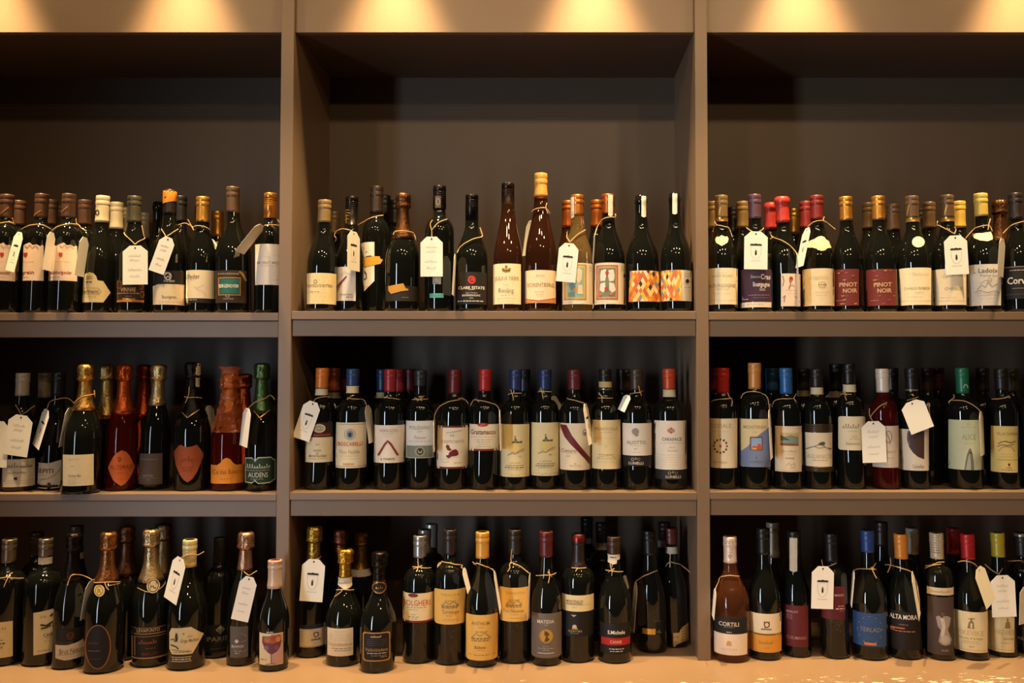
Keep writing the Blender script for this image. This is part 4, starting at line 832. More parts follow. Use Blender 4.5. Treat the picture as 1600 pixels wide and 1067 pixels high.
b45 = bottle(56, 276, 120, 'bord', ('cap', '#5e1c1c', 290), 'dark red-capped bottle with red blot figure on dark-edged cream label', [
    lab(56, 272, 512, 812, '#e6d7bd', Q(56, 272, 512, 525, '#5e2020'), Q(56, 272, 798, 812, '#5e2020'), T('10', 150, 176, 580, 14, '#6d5a4a'), T('GREPPICANTE', 85, 242, 622, 20, '#b0a088'), St([(120, 562), (170, 556), (230, 545)], 3, '#8a7a66'), G([(118, 656), (128, 642), (142, 648), (148, 668), (160, 678), (148, 686), (130, 682)], '#6a1e22'), G([(140, 700), (165, 680), (188, 674), (202, 690), (206, 712), (190, 722), (160, 724), (138, 738), (124, 730), (120, 718), (138, 714)], '#6a1e22'), D(175, 230, 770, '#a8987e', 5), D(80, 130, 745, '#c4b498', 3), St([(90, 760), (110, 768), (140, 764)], 3, '#b8a88c'))], xt=182)
tag(b45, (38, 470), (40, 690), 10, 'plain', 'thin price tag edge left of the red blot label', [[(36, 480), (44, 430), (70, 388), (130, 350), (200, 330), (236, 320), (258, 360)], [(205, 322), (240, 332)]], yaw=1, ty=.028)
b46 = bottle(276, 492, 118, 'bord', ('cap', '#a52420', 270), 'bright red-capped bottle with cream label and small red top tab', [
    lab(275, 492, 502, 687, '#e8d6b4', Q(275, 492, 673, 687, '#7a2420'), T('Grattamacco', 292, 462, 555, 34, '#7a3a30', 1), D(295, 460, 590, '#b8a684', 4), D(320, 440, 610, '#a8967a', 4), D(335, 425, 625, '#a8967a', 4), D(345, 415, 640, '#a8967a', 4), D(330, 430, 655, '#a8967a', 4), Ln(285, 480, 665, 2, '#c9b894')),
    lab(338, 413, 492, 518, '#b0302a', T('2017', 360, 390, 506, 10, '#e0b8a0'), shape='o', name='top_tab', off=.0009)], xt=393)
tag(b46, (493, 402), (500, 680), 10, 'plain', 'thin price tag edge right of the red top tab bottle', [[(294, 374), (312, 348), (335, 330), (400, 345), (460, 368), (488, 398), (496, 500), (500, 640)], [(325, 320), (352, 345)]], yaw=1, ty=.034)
TOW = lambda cx, y: [St([(cx, y - 20), (cx, y)], 5, '#6a5c3c'), St([(cx - 6, y - 12), (cx + 6, y - 12)], 4, '#6a5c3c'), E(cx + 2, y + 8, 9, 10, '#7d6c44'), Q(cx - 22, cx + 48, y + 24, y + 32, '#6d5f40'), St([(cx - 20, y + 26), (cx + 5, y + 16), (cx + 25, y + 26), (cx + 48, y + 20)], 7, '#6d5f40'), Q(cx - 42, cx + 42, y + 36, y + 92, '#dcc478'), St([(cx - 50, y + 120), (cx - 20, y + 95), (cx, y + 110), (cx + 30, y + 85), (cx + 62, y + 72)], 4, '#9a6c3c'), St([(cx - 48, y + 112), (cx + 10, y + 104), (cx + 60, y + 84)], 3, '#9a6c3c'), T('2020', cx + 22, cx + 42, y + 125, 9, '#8a7a52')]
def guid(x0, x1, y0, y1, cx, y): return lab(x0, x1, y0, y1, '#dfcd9c', *TOW(cx, y), D(cx - 40, cx + 40, y + 170, '#a8966a', 4), D(cx - 60, cx + 60, y + 188, '#8a7a54', 5), D(cx - 68, cx + 60, y + 202, '#6d5f40', 6), D(cx - 50, cx + 40, y + 215, '#a8966a', 4), Ln(x0, x1, y1 - 18, 2, '#bba878'), D(cx - 30, cx + 30, y1 - 10, '#a8966a', 3))
b47 = bottle(500, 702, 120, 'bord', ('cap', '#24305c', 262), 'blue-capped bottle with tall yellow tower-sketch label beside the red cap', [guid(499, 698, 502, 868, 600, 600)], xt=604)
tag(b47, (650, 325), (684, 372), 34, 'plain', 'tag corner behind the first tower-sketch bottle neck', [[(556, 296), (580, 286), (640, 286)], [(568, 260), (582, 295), (590, 335)]], yaw=1, ty=.056)
behind(b47, 1, 662, 'dark blue-black capsule deep behind the first tower-sketch bottle', ('cap', '#171a26', .8))
b48 = bottle(706, 908, 120, 'bord', ('cap', '#24305c', 262), 'blue-capped bottle with tall yellow tower-sketch label beside the slanted stripe', [guid(705, 904, 490, 860, 812, 588)], xt=808)
tag(b48, (855, 310), (905, 400), 52, 'plain', 'grey price tag behind the second tower-sketch bottle', [[(765, 276), (800, 274), (850, 276)], [(778, 248), (790, 290), (796, 325)], [(768, 262), (805, 288)]], yaw=1, ty=.056)
C('R2e', 'c')
b49 = bottle(62, 282, 120, 'bord', ('cap', '#5e2020', 262), 'dark red-capped bottle whose cream label has a slanting maroon stripe', [
    lab(62, 280, 495, 820, '#e6d3b2', G([(68, 504), (112, 506), (150, 580), (200, 645), (248, 705), (276, 740), (276, 794), (240, 745), (190, 690), (140, 640), (100, 590), (78, 540)], '#6a2226'), T('Concerto', 78, 182, 685, 26, '#7a6a54'), D(110, 175, 706, '#b0a084', 3), T('2018', 112, 138, 722, 9, '#9a8a70'), E(238, 560, 13, 20, '#8a7a66', 5), G([(230, 560), (246, 556), (240, 580)], '#6d5e4c'), G([(168, 772), (176, 772), (172, 782)], '#8e3a2c'), T('MAZZEI', 135, 215, 790, 11, '#b8a88a'))], xt=165)
tag(b49, (240, 358), (282, 640), 34, 'logo', 'bright narrow price tag hanging over the maroon stripe bottle', [[(118, 320), (160, 332), (200, 345), (236, 354)]], yaw=1, ty=-.0)
b50 = bottle(283, 492, 118, 'bord', ('cap', '#171513', 270), 'black-capped bottle with gold neck ribbon and tan label', [
    lab(284, 490, 472, 813, '#e6cf9c', T('PRUNOCOLLE', 305, 466, 533, 20, '#a8925e'), D(345, 430, 558, '#c4ae7c', 4), D(315, 450, 600, '#c9b484', 3), D(330, 440, 640, '#d0bb8c', 3), D(378, 400, 655, '#b8a272', 4), St([(320, 740), (350, 725), (380, 720), (420, 715), (450, 735)], 4, '#bda674'), D(335, 445, 712, '#bda674', 6), D(325, 450, 740, '#c9b484', 6), D(320, 460, 765, '#c9b484', 3))], xt=380, extra=[('band', 205, 246, '#b39a68'), ('ring', 255, 262, '#8a8a80')])
tag(b50, (432, 325), (436, 332), 6, 'plain', 'twine bow on the gold neck ribbon bottle', [[(330, 318), (380, 320), (428, 320)], [(345, 280), (358, 310), (362, 350)], [(338, 290), (372, 318)]], yaw=1, ty=.055)
b51 = bottle(494, 708, 118, 'bord', ('cap', '#3f3026', 262), 'dark brown-capped bottle with white label marked by a brown blob', [
    lab(494, 706, 495, 719, '#e8d9c8', E(590, 552, 25, 24, '#9a8c7c'), E(598, 574, 14, 12, '#9a8c7c'), T('ALIOTTO', 530, 660, 628, 24, '#84786c'), D(560, 630, 650, '#b0a496', 3), D(582, 608, 672, '#8a7e72', 4), D(575, 622, 696, '#b8ac9e', 3)),
    lab(494, 706, 720, 792, '#241f1d', T('LUNELLI', 545, 645, 771, 18, '#d8c8a8', 1), E(572, 745, 9, 9, '#b9ad96', 3), E(594, 740, 8, 8, '#8a7a50'), E(614, 744, 8, 8, '#8a8474', 3), name='lower_label')], xt=597)
tag(b51, (540, 300), (492, 408), 50, 'plain', 'grey tag pushed up behind the brown blob bottle', [[(552, 292), (590, 284), (630, 282)], [(612, 235), (622, 275), (632, 305)], [(608, 282), (640, 268)]], yaw=-1, ty=.03)
behind(b51, 1, 541, 'dark brown-capped bottle behind the brown blob bottle', ('cap', '#33241c', .8), R=.034)
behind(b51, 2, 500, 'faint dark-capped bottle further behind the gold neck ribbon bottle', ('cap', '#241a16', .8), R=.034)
b52 = bottle(722, 948, 115, 'bord', ('cap', '#b0401e', 262), 'red-orange-capped bottle with striped white label at the end of the middle bay', [
    lab(721, 946, 477, 817, '#ecdcc6', St([(838, 520), (838, 568)], 5, '#b0523c'), *[St(ell(838, 545, 8 + 8 * j, 17 - 2 * j, 14), 4, '#b0523c') for j in (0, 1, 2)], T('CARAPACE', 775, 910, 605, 22, '#8a8078', 1), D(765, 920, 632, '#b8ac9c', 3), D(825, 865, 662, '#b0a494', 4), Scr(815, 885, 685, 12, '#b8ac9c', 3, 9), *[Ln(732, 940, 715 + 17 * j, 2.5, '#d8c6ac') for j in range(6)]),
    lab(730, 940, 818, 885, '#262120', T('LUNELLI', 802, 905, 866, 18, '#c9b894', 1), E(828, 840, 9, 9, '#b9ad96', 3), E(852, 834, 8, 8, '#8a7a50'), E(874, 840, 8, 8, '#8a8474', 3), name='lower_label')], xt=822, extra=[('band', 262, 312, '#c4b795')])

# ------------------------------------------------------------------ middle shelf, last bay
C('R2f', 'r')
b53 = bottle(38, 235, 110, 'bord', ('cap', '#a8201f', 287), 'bright red-capped bottle with ring of dots, first beside the upright', [
    lab(38, 230, 462, 806, '#e9d4b0', T('SODALE', 52, 188, 512, 28, '#b39f78'), D(60, 170, 552, '#cdb88c', 3), D(95, 120, 580, '#c4ae82', 3), *[E(115 + 44 * math.cos(j * math.pi / 6), 653 + 46 * math.sin(j * math.pi / 6), 7, 8, '#5d4438' if j % 3 else '#84604a') for j in range(12)], E(115, 653, 8, 9, '#a8503c'), T('COTARELLA', 68, 160, 765, 13, '#b39f78'))], xt=132)
tag(b53, (60, 360), (58, 420), 8, 'plain', 'twine tied round the ring of dots bottle', [[(60, 345), (100, 330), (140, 325), (178, 322)], [(165, 283), (175, 322), (190, 376)]], yaw=1, ty=.03)
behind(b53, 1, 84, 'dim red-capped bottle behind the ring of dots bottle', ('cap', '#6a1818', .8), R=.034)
b54 = bottle(246, 464, 75, 'bord', ('cap', '#c08040', 256), 'taller orange-capped bottle with blue and cream label showing an arched window', [
    lab(246, 461, 465, 798, '#e0c894', G([(248, 700), (300, 660), (350, 600), (400, 560), (440, 530), (458, 515), (458, 620), (458, 795), (400, 797), (350, 797), (300, 797), (248, 795)], '#76809c'), T('MONTERRA', 275, 432, 521, 24, '#a08a60'), D(335, 370, 556, '#b8a070', 4), Q(319, 406, 588, 682, '#6e4440'), Q(328, 400, 596, 678, '#8fa6c4'), G([(332, 678), (332, 660), (350, 650), (370, 655), (372, 636), (392, 638), (398, 660), (398, 678)], '#c4502c'), Q(336, 365, 664, 677, '#e0a040'), E(364, 732, 5, 5, '#4c5468'), T('COTARELLA', 318, 405, 762, 13, '#4c5468'))], xt=351)
tag(b54, (452, 400), (470, 740), 16, 'plain', 'edge-on price tag along the side of the arched window bottle', [[(255, 322), (280, 285), (340, 274), (400, 288), (435, 318), (452, 370), (458, 420)]], yaw=1, ty=.035)
b55 = bottle(484, 686, 110, 'bord', ('cap', '#2a5c96', 290), 'blue-capped bottle with landscape picture on cream label', [
    lab(494, 677, 515, 832, '#ead0ac', Q(532, 656, 560, 650, '#9a8a68'), G([(532, 560), (656, 560), (656, 590), (600, 575), (560, 590), (532, 610)], '#c9b884'), G([(532, 608), (580, 590), (620, 600), (656, 598), (656, 622), (580, 628), (532, 632)], '#7d9a94'), G([(532, 575), (560, 590), (600, 612), (560, 612), (532, 616)], '#5d5438'), G([(532, 650), (532, 632), (590, 634), (656, 640), (656, 650)], '#8a5a34'), T('Piano di Monte', 545, 640, 688, 16, '#bda682'), D(560, 640, 712, '#c9b48e', 3), T('TAURASI', 560, 625, 737, 11, '#8a7250'), St([(570, 790), (590, 770), (605, 790), (625, 768), (632, 800), (600, 805)], 4, '#b09a76'), Ln(498, 674, 530, 2, '#c9b48e'), Ln(498, 674, 822, 2, '#c9b48e'))], xt=567)
tag(b55, (485, 372), (484, 400), 8, 'plain', 'twine tied round the landscape picture bottle', [[(480, 365), (510, 340), (545, 325), (615, 320), (640, 290)], [(612, 320), (634, 345)]], yaw=1, ty=.03)
behind(b55, 1, 472, 'blue-capped bottle beside and behind the landscape picture bottle', ('cap', '#22507c', .8))
b56 = bottle(698, 894, 115, 'bord', ('cap', '#231a18', 245), 'dark-capped bottle with cream neck band and hilltop sketch between gold ribs', [
    lab(700, 890, 560, 796, '#e6d2b2', T('AGLIANICO', 715, 886, 724, 28, '#b8a484'), D(755, 855, 752, '#8a7656', 4), St([(708, 680), (740, 665), (780, 650), (815, 640), (850, 665), (885, 672)], 5, '#6d6252'), St([(715, 672), (760, 655), (800, 668), (840, 660), (880, 680)], 5, '#8d806c'), G([(790, 640), (810, 625), (835, 622), (842, 640), (820, 650)], '#5d5344'))], xt=780, extra=[('band', 246, 294, '#c2b494'), ('ribs', 500, 556, '#3c2e1c', 4), ('ribs', 798, 832, '#3c2e1c', 3)])
behind(b56, 1, 690, 'cream-banded dark-capped bottle behind the hilltop sketch bottle', ('cap', '#231a18', .8), band=('#8d7d5c', .76, .81))
b57 = bottle(926, 1122, 80, 'bord', ('cap', '#161413', 226), 'black-capped bottle with cream neck band and rounded script label', [
    lab(933, 1120, 447, 682, '#e9d6b0', Scr(960, 1080, 518, 30, '#8a7a5c', 4, 21), D(1000, 1070, 550, '#b8a67e', 4), T('2018', 1025, 1060, 588, 20, '#c4b088'), D(1010, 1080, 605, '#c4b088', 4), T('Sannio', 985, 1080, 635, 20, '#8a7a5c'), shape='r')], xt=1004, extra=[('band', 226, 278, '#cbbd9c')])
behind(b57, 1, 915, 'cream-banded black-capped bottle behind the rounded script label bottle', ('cap', '#161413', .78), band=('#7d6f54', .72, .77))
C('R2g', 'r')
tag(b57, (-55, 290), (-52, 310), 8, 'plain', 'twine bow on the rounded script label bottle', [[(-118, 292), (-90, 290), (-42, 294)], [(-82, 270), (-78, 300), (-76, 335)], [(-98, 275), (-70, 300)]], yaw=1, ty=.03)
b58 = bottle(98, 290, 115, 'bord', ('cap', '#cfc2b4', 280), 'white-capped reddish bottle half hidden by an upright handwritten tag', [
    lab(104, 283, 513, 803, '#d9c4ae', E(215, 590, 22, 40, '#8a7a6c', 5), St([(205, 570), (218, 600), (225, 640)], 5, '#7a6a5c'), T('ROSATO', 185, 262, 693, 14, '#8a7a6c'), D(205, 255, 735, '#a8968a', 4), D(180, 240, 785, '#b8a698', 4))], xt=155, glass='pink')
tag(b58, (108, 480), (119, 768), 166, 'hand', 'upright handwritten price tag before the white-capped reddish bottle', [[(106, 486), (92, 440), (84, 392)], [(106, 452), (150, 382), (202, 350)]])
b59 = bottle(292, 498, 110, 'bord', ('cap', '#1c1816', 262), 'black-capped bottle with big brown disc on label and bright slanted tag', [
    lab(293, 493, 537, 824, '#e6d4bc', G([(462, 548), (462, 620), (462, 700), (462, 744), (420, 728), (385, 700), (358, 660), (345, 610), (345, 570), (352, 548), (400, 546)], '#4a3430'), T('Castellaz', 382, 462, 793, 24, '#8a7a66'), St([(352, 560), (356, 600), (362, 650)], 4, '#8a7464'), D(315, 322, 760, '#c4b298', 40))], xt=368, extra=[('ring', 258, 270, '#b8a888')])
tag(b59, (372, 342), (452, 545), 168, 'plain', 'brightly lit blank price tag slanting over the brown disc label', [[(345, 335), (380, 325), (420, 312)], [(370, 350), (395, 320)], [(490, 350), (500, 420), (505, 470)]], ty=-.012)
behind(b59, 1, 238, 'black-capped bottle in shadow behind the white-capped reddish bottle', ('cap', '#171413', .8))
behind(b59, 1, 480, 'dark-capped bottle in shadow behind the brown disc label bottle', ('cap', '#2a1614', .8))
behind(b59, 1, 618, 'bottle with dark red-spotted capsule in the gap before the green cap', ('cap', '#4a1c14', .8))
b60 = bottle(632, 864, 110, 'bord', ('cap', '#1f6a4c', 287), 'green-capped bottle with pale green label and fish sketch', [
    lab(632, 860, 472, 819, '#c9c9a4', T('ALICE', 726, 820, 590, 38, '#9aa080'), D(720, 820, 522, '#a8ac8c', 3), E(772, 500, 12, 8, '#a8ac8c', 3), D(745, 815, 636, '#a8ac8c', 3), G([(742, 818), (748, 770), (760, 710), (775, 672), (785, 668), (798, 705), (806, 760), (808, 818)], '#6d7064'), G([(752, 818), (760, 770), (770, 720), (780, 700), (786, 760), (788, 818)], '#a8a898'), E(785, 700, 6, 8, '#3c3a34'))], xt=724, extra=[('capprint', [St([(735, 250), (745, 225), (758, 228), (765, 250)], 5, '#c4c49c')])])
tag(b60, (856, 412), (868, 718), 24, 'plain', 'edge-on price tag at the side of the fish sketch bottle', [[(655, 352), (672, 335), (740, 340), (800, 368), (845, 402), (856, 430)], [(666, 295), (676, 330), (660, 355)]], yaw=1, ty=.032)
b61 = bottle(924, 1118, 115, 'bord', ('cap', '#1e1a16', 262), 'black-capped bottle with yellow label and vine sketch', [
    lab(926, 1112, 515, 837, '#dcc074', T('VILLA CARRA', 965, 1108, 568, 20, '#84724a'), St([(975, 640), (1000, 625), (1030, 620), (1060, 630), (1095, 620)], 7, '#6d5c3c'), St([(970, 660), (1000, 645), (1040, 650), (1085, 640)], 7, '#84724a'), St([(980, 690), (1000, 665), (1030, 655), (1070, 660), (1090, 690)], 4, '#84724a'), D(1000, 1060, 712, '#b09a60', 3), D(985, 1080, 728, '#b09a60', 3), Ln(970, 1108, 750, 3, '#84724a'), E(1052, 782, 8, 10, '#6a2a20'), D(1030, 1075, 805, '#84724a', 6), D(1000, 1085, 820, '#84724a', 6))], xt=988)
tag(b61, (935, 345), (936, 360), 8, 'plain', 'twine bow on the vine sketch bottle', [[(930, 327), (985, 325), (1030, 315), (1062, 318)], [(1020, 322), (1045, 305), (1060, 318)]], yaw=1, ty=.03)
behind(b60, 1, 868, 'dark capsule in shadow between green cap and yellow label', ('cap', '#241a16', .8))
behind(b61, 1, 1075, 'gold-marked dark capsule behind the vine sketch bottle', ('cap', '#3a3224', .8))
b62 = bottle(1128, 1330, 110, 'bord', ('cap', '#1c1816', 270), 'unlabelled dark bottle cut by the photo edge beyond the vine sketch')

# ================================================================== on the counter, first bay
C('R3a', 'l')
b63 = bottle(-75, 145, 132, 'bord', ('metal', '#8a7a66', 290), 'silver-capped bottle cut by the photo edge on the counter', [
    lab(-70, 82, 672, 905, '#cfb98c', T('21', 10, 38, 715, 14, '#6a5638'), D(-20, 20, 790, '#8a7450', 5), D(0, 32, 812, '#4c3a24', 8), T('LA', -10, 20, 836, 16, '#6a5638'))], base=966, xt=65)
tag(b63, (-30, 385), (-40, 400), 6, 'plain', 'twine bow on the silver-capped edge bottle', [[(-30, 388), (20, 384), (55, 378), (95, 384)], [(68, 345), (52, 380), (25, 445)], [(40, 372), (75, 392)]], yaw=1, ty=.03)
b64 = bottle(162, 395, 128, 'bord', ('metal', '#8f7a68', 250), 'silver-capped bottle with white neck band and leaf-sketch cream label', [
    lab(217, 392, 600, 885, '#cdb88e', T('2 0', 262, 296, 640, 12, '#7a6644'), St([(262, 690), (300, 700), (340, 680), (380, 650)], 12, '#3c3126'), St([(325, 640), (350, 625), (385, 635)], 14, '#4a3d2e'), St([(265, 715), (300, 712), (330, 700)], 10, '#3c3126'), E(372, 705, 16, 14, '#5d4c38'), T('CAREMA', 280, 400, 760, 22, '#5a4830'), D(300, 370, 782, '#84704c', 4), D(285, 370, 800, '#a08a62', 3), D(245, 315, 860, '#7a6644', 4), top=[(217, 610), (392, 590)], bot=[(217, 886), (392, 872)])], base=966, xt=300, extra=[('band', 254, 298, '#b9ab98')])
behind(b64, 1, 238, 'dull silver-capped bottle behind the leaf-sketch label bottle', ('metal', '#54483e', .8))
b65 = bottle(362, 562, 92, 'champ', ('champ', '#2a201a', 400), 'dark-foiled sparkling bottle with torn white strip label', [
    lab(360, 556, 805, 918, '#c4b19a', T('Brut Nature', 385, 552, 862, 34, '#6a5a48'), Ln(375, 480, 884, 3, '#7d6c58'), D(400, 520, 900, '#a8957c', 3), top=[(360, 818), (440, 822), (500, 812), (556, 798)], bot=[(360, 905), (420, 920), (556, 915)]),
    lab(365, 556, 715, 800, '#1c1613', E(455, 765, 20, 22, '#5a2a1c', 8), St([(440, 745), (455, 780), (475, 745)], 6, '#6a3420'), name='upper_label')], base=978, xt=535, R=.036, push=-1)
tag(b65, (596, 402), (556, 640), 62, 'logo', 'bright price tag edge beside the copper-foiled big bottle', [[(438, 436), (450, 395), (472, 364), (540, 370), (602, 400)], [(478, 358), (470, 370)]], yaw=1, ty=.03)
behind(b65, 1, 470, 'white-banded dark capsule behind the torn strip label bottle', ('cap', '#3a302a', .8), band=('#84786c', .74, .79))
CF = '#9a6238'
b66 = bottle(548, 812, 85, 'champ', ('champ', CF, 405), 'big copper-foiled sparkling bottle with black oval label in copper outline', [
    lab(552, 718, 685, 978, '#15110f', E(635, 832, 80, 142, '#8a5230', 7), D(572, 650, 857, '#7a6a58', 4), Scr(572, 640, 805, 20, '#4c4038', 3, 3), D(580, 660, 910, '#4c4038', 4), shape='o'),
    lab(615, 680, 425, 504, '#b9a06a', E(646, 465, 22, 28, '#7a6434', 5), T('R', 636, 660, 465, 28, '#7a6434', 1), shape='o', name='neck_medallion', off=.0024)], base=1014, xt=706, R=.0445, extra=[])
tag(b66, (770, 412), (776, 425), 6, 'plain', 'twine tied round the neck of the big copper-foiled bottle', [[(612, 415), (660, 414), (720, 410), (782, 412)], [(680, 415), (690, 445), (705, 462)], [(700, 435), (740, 420)]], yaw=1, ty=.03)
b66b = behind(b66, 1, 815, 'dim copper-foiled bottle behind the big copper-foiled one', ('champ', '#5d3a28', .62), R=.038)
C('R3b', 'l')
b67 = bottle(-62, 195, 68, 'champ', ('champ', '#c2a274', 408), 'pale gold-foiled sparkling bottle with black gold-framed label and round neck seal', [
    lab(-60, 160, 703, 912, '#171210', Ln(-60, 160, 710, 4, '#8a6438'), T('LEVAPUNTO', -25, 122, 726, 22, '#b9975f'), Ln(-60, 160, 748, 5, '#a07844'), Q(-58, -50, 765, 895, '#8a6438'), Q(-40, -34, 765, 890, '#8a6438'), Ln(-40, 160, 765, 4, '#8a6438'), Scr(-15, 105, 802, 26, '#8a3a20', 5, 6), D(30, 100, 842, '#6d4a28', 4), T('BRUT', 10, 110, 878, 18, '#6a2a18'), Ln(-58, 160, 904, 8, '#a07844')),
    lab(40, 120, 392, 485, '#a8987c', E(80, 437, 30, 38, '#2a241e', 5), T('FC', 62, 98, 437, 34, '#2a241e', 1), shape='o', name='neck_medallion', off=.0022)], base=972, xt=68, R=.0435, extra=[('capprint', [St([(-20, 450), (30, 470), (60, 478)], 5, '#b9975f'), St([(100, 475), (135, 455), (165, 430)], 5, '#b9975f')])])
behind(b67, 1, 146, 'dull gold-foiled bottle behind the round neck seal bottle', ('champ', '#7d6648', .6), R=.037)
b68 = bottle(182, 418, 135, 'burg', ('cap', '#d8c48a', 318), 'cream-capped bottle with pointed hexagonal label and cypress sketch', [
    lab(186, 406, 705, 881, '#cdbb92', G([(228, 740), (238, 745), (242, 780), (236, 800), (224, 795), (222, 765)], '#33301f'), St([(195, 790), (215, 780), (222, 800)], 8, '#5a5038'), St([(195, 820), (230, 830), (245, 845)], 9, '#4a4230'), T('2021', 300, 340, 766, 10, '#8a7a58'), T('Grigia Marlene', 258, 375, 792, 22, '#7a6a4a'), St([(200, 850), (260, 858), (320, 862)], 5, '#8a7a54'), D(215, 330, 866, '#7a6a4a', 4), E(278, 748, 5, 6, '#5d7a6a'), top=[(186, 745), (200, 712), (325, 705), (406, 768)], bot=[(186, 850), (202, 880), (335, 881), (406, 774)]),
    lab(196, 330, 892, 934, '#2a211a', Ln(198, 328, 898, 5, '#b9a888'), Ln(198, 328, 926, 5, '#b9a888'), D(205, 322, 912, '#b9a888', 9), name='strip_label')], base=992, xt=320, extra=[('capprint', [E(300, 240, 15, 20, '#a8956a', 3), T('C', 294, 306, 240, 18, '#a8956a')])])
tag(b68, (258, 255), (190, 535), 78, 'logo', 'grey shaded shield tag hanging beside the cream-capped bottle', [[(258, 258), (290, 240), (330, 232), (370, 236), (410, 215)]], yaw=-1, ty=.018)
b69 = bottle(405, 590, 120, 'bord', ('cap', '#121110', 300), 'all-black bottle with pale diamond emblem standing in shadow', [
    lab(425, 585, 690, 870, '#0d0d0d', T('PARISI', 432, 576, 782, 30, '#6d6a66', 1), G([(485, 722), (515, 694), (545, 722), (515, 752)], '#7d7a74'), St([(498, 716), (515, 732), (532, 716)], 5, '#1c1a18'), St([(500, 730), (515, 744), (530, 730)], 4, '#1c1a18'), D(480, 550, 806, '#4c4a46', 3), Ln(450, 580, 845, 5, '#3f3d3a'))], base=912, xt=520)
b70 = bottle(572, 748, 85, 'champ', ('champ', '#b98a6c', 335), 'rose-gold-foiled bottle with grey label below a long handwritten tag', [
    lab(580, 695, 700, 902, '#5a5450', T('BARISI', 590, 665, 828, 16, '#b9b2aa', 1), G([(608, 795), (622, 780), (636, 795), (622, 810)], '#c9c2ba'), D(605, 660, 858, '#a8907a', 5), D(600, 650, 845, '#8d857d', 3), D(610, 640, 872, '#b9a08a', 6), St([(650, 800), (690, 790)], 3, '#8d857d'), St([(650, 740), (688, 770)], 3, '#8d857d'), St([(660, 870), (690, 850)], 3, '#8d857d'))], base=962, xt=718)
tag(b70, (706, 378), (640, 662), 112, 'hand', 'long tilted handwritten price tag on the rose-gold-foiled bottle', [[(668, 344), (684, 358), (704, 370)], [(704, 370), (728, 355), (752, 340)]])
b71 = bottle(770, 958, 268, 'burg', ('cap', '#c9aa94', 456), 'small half bottle with pink-white capsule and painted wineglass label', [
    lab(770, 922, 745, 950, '#dcc8a4', Q(845, 920, 750, 945, '#b58e86'), G([(790, 765), (905, 755), (912, 800), (902, 840), (880, 865), (855, 878), (845, 880), (825, 868), (802, 840), (788, 805)], '#6a3a4a'), G([(795, 770), (850, 758), (905, 760), (908, 795), (860, 810), (800, 805)], '#a8583c'), E(822, 785, 18, 18, '#b56a3c'), E(860, 775, 18, 16, '#9a4a34'), E(890, 785, 15, 17, '#c07a44'), E(820, 770, 10, 8, '#6d7a44'), E(815, 838, 14, 16, '#84607a'), E(880, 838, 14, 16, '#7a4a64'), St([(845, 878), (846, 940)], 6, '#7d5a64'), St([(810, 945), (845, 940), (875, 944)], 5, '#7d5a64'), D(778, 815, 915, '#a8946c', 8)),
    lab(812, 866, 728, 744, '#1a1614', D(816, 862, 737, '#b9ada0', 8), name='strip_label')], base=997, xt=871, R=.0345, extra=[('capprint', [Q(828, 916, 268, 282, '#b8504a')])])

# ------------------------------------------------------------------ on the counter, middle bay
C('R3c', 'c')
GF2 = '#b8923c'
b72 = bottle(58, 248, 45, 'champ', ('champ', GF2, 285), 'gold-foiled sparkling bottle with broad shield tag beside the upright', [
    lab(76, 244, 690, 836, '#cfc0a8', Q(76, 244, 690, 716, '#232838'), E(182, 755, 14, 15, '#5a2a24', 6), G([(166, 740), (174, 748), (168, 758)], '#5a2a24'), G([(198, 740), (190, 748), (196, 758)], '#5a2a24'), Scr(150, 212, 785, 14, '#4a3a34', 4, 3), Ln(76, 244, 832, 6, '#b8883c'), D(165, 200, 812, '#a8987c', 3))], base=908, xt=173)
tag(b72, (170, 264), (148, 538), 148, 'logo', 'broad white shield tag on the gold-foiled bottle by the upright', [[(160, 262), (172, 230), (185, 205)], [(166, 268), (200, 258), (215, 245)]])
b73 = bottle(262, 440, 62, 'champ', ('champ', '#6a3a28', 225), 'copper-necked dark bottle standing back between two gold foils', base=870, xt=303)
b74 = bottle(238, 488, 195, 'squat', ('champ', '#c08a2c', 385), 'bulbous gold-foiled sparkling bottle with white neck seal and cream label', [
    lab(256, 422, 712, 892, '#dcc8a6', T('Valdobbiadene', 262, 414, 815, 24, '#b59a5c'), *[D(270, 410, 750 + 13 * j, '#bfae90', 3) for j in range(4)], D(300, 375, 733, '#c9b284', 5), D(285, 410, 842, '#8d7d74', 5), D(300, 410, 856, '#8d7d74', 5)),
    lab(324, 418, 384, 458, '#d9cdb8', Scr(335, 405, 415, 16, '#84786c', 3, 4), bot=[(324, 430), (340, 440), (370, 458), (400, 448), (418, 435)], name='neck_label', off=.002)], base=966, xt=375, R=.0435)
tag(b74, (440, 470), (445, 480), 6, 'plain', 'twine bow below the white neck seal of the bulbous bottle', [[(318, 462), (360, 460), (420, 462)], [(362, 452), (340, 480), (306, 506)]], yaw=1, ty=.03)
behind(b74, 1, 422, 'gold-foiled bottle peeking out behind the bulbous gold-foiled one', ('champ', '#a87a2c', .6), kind='champ', dH=.012, R=.036, band=('#b9ada0', .60, .66))
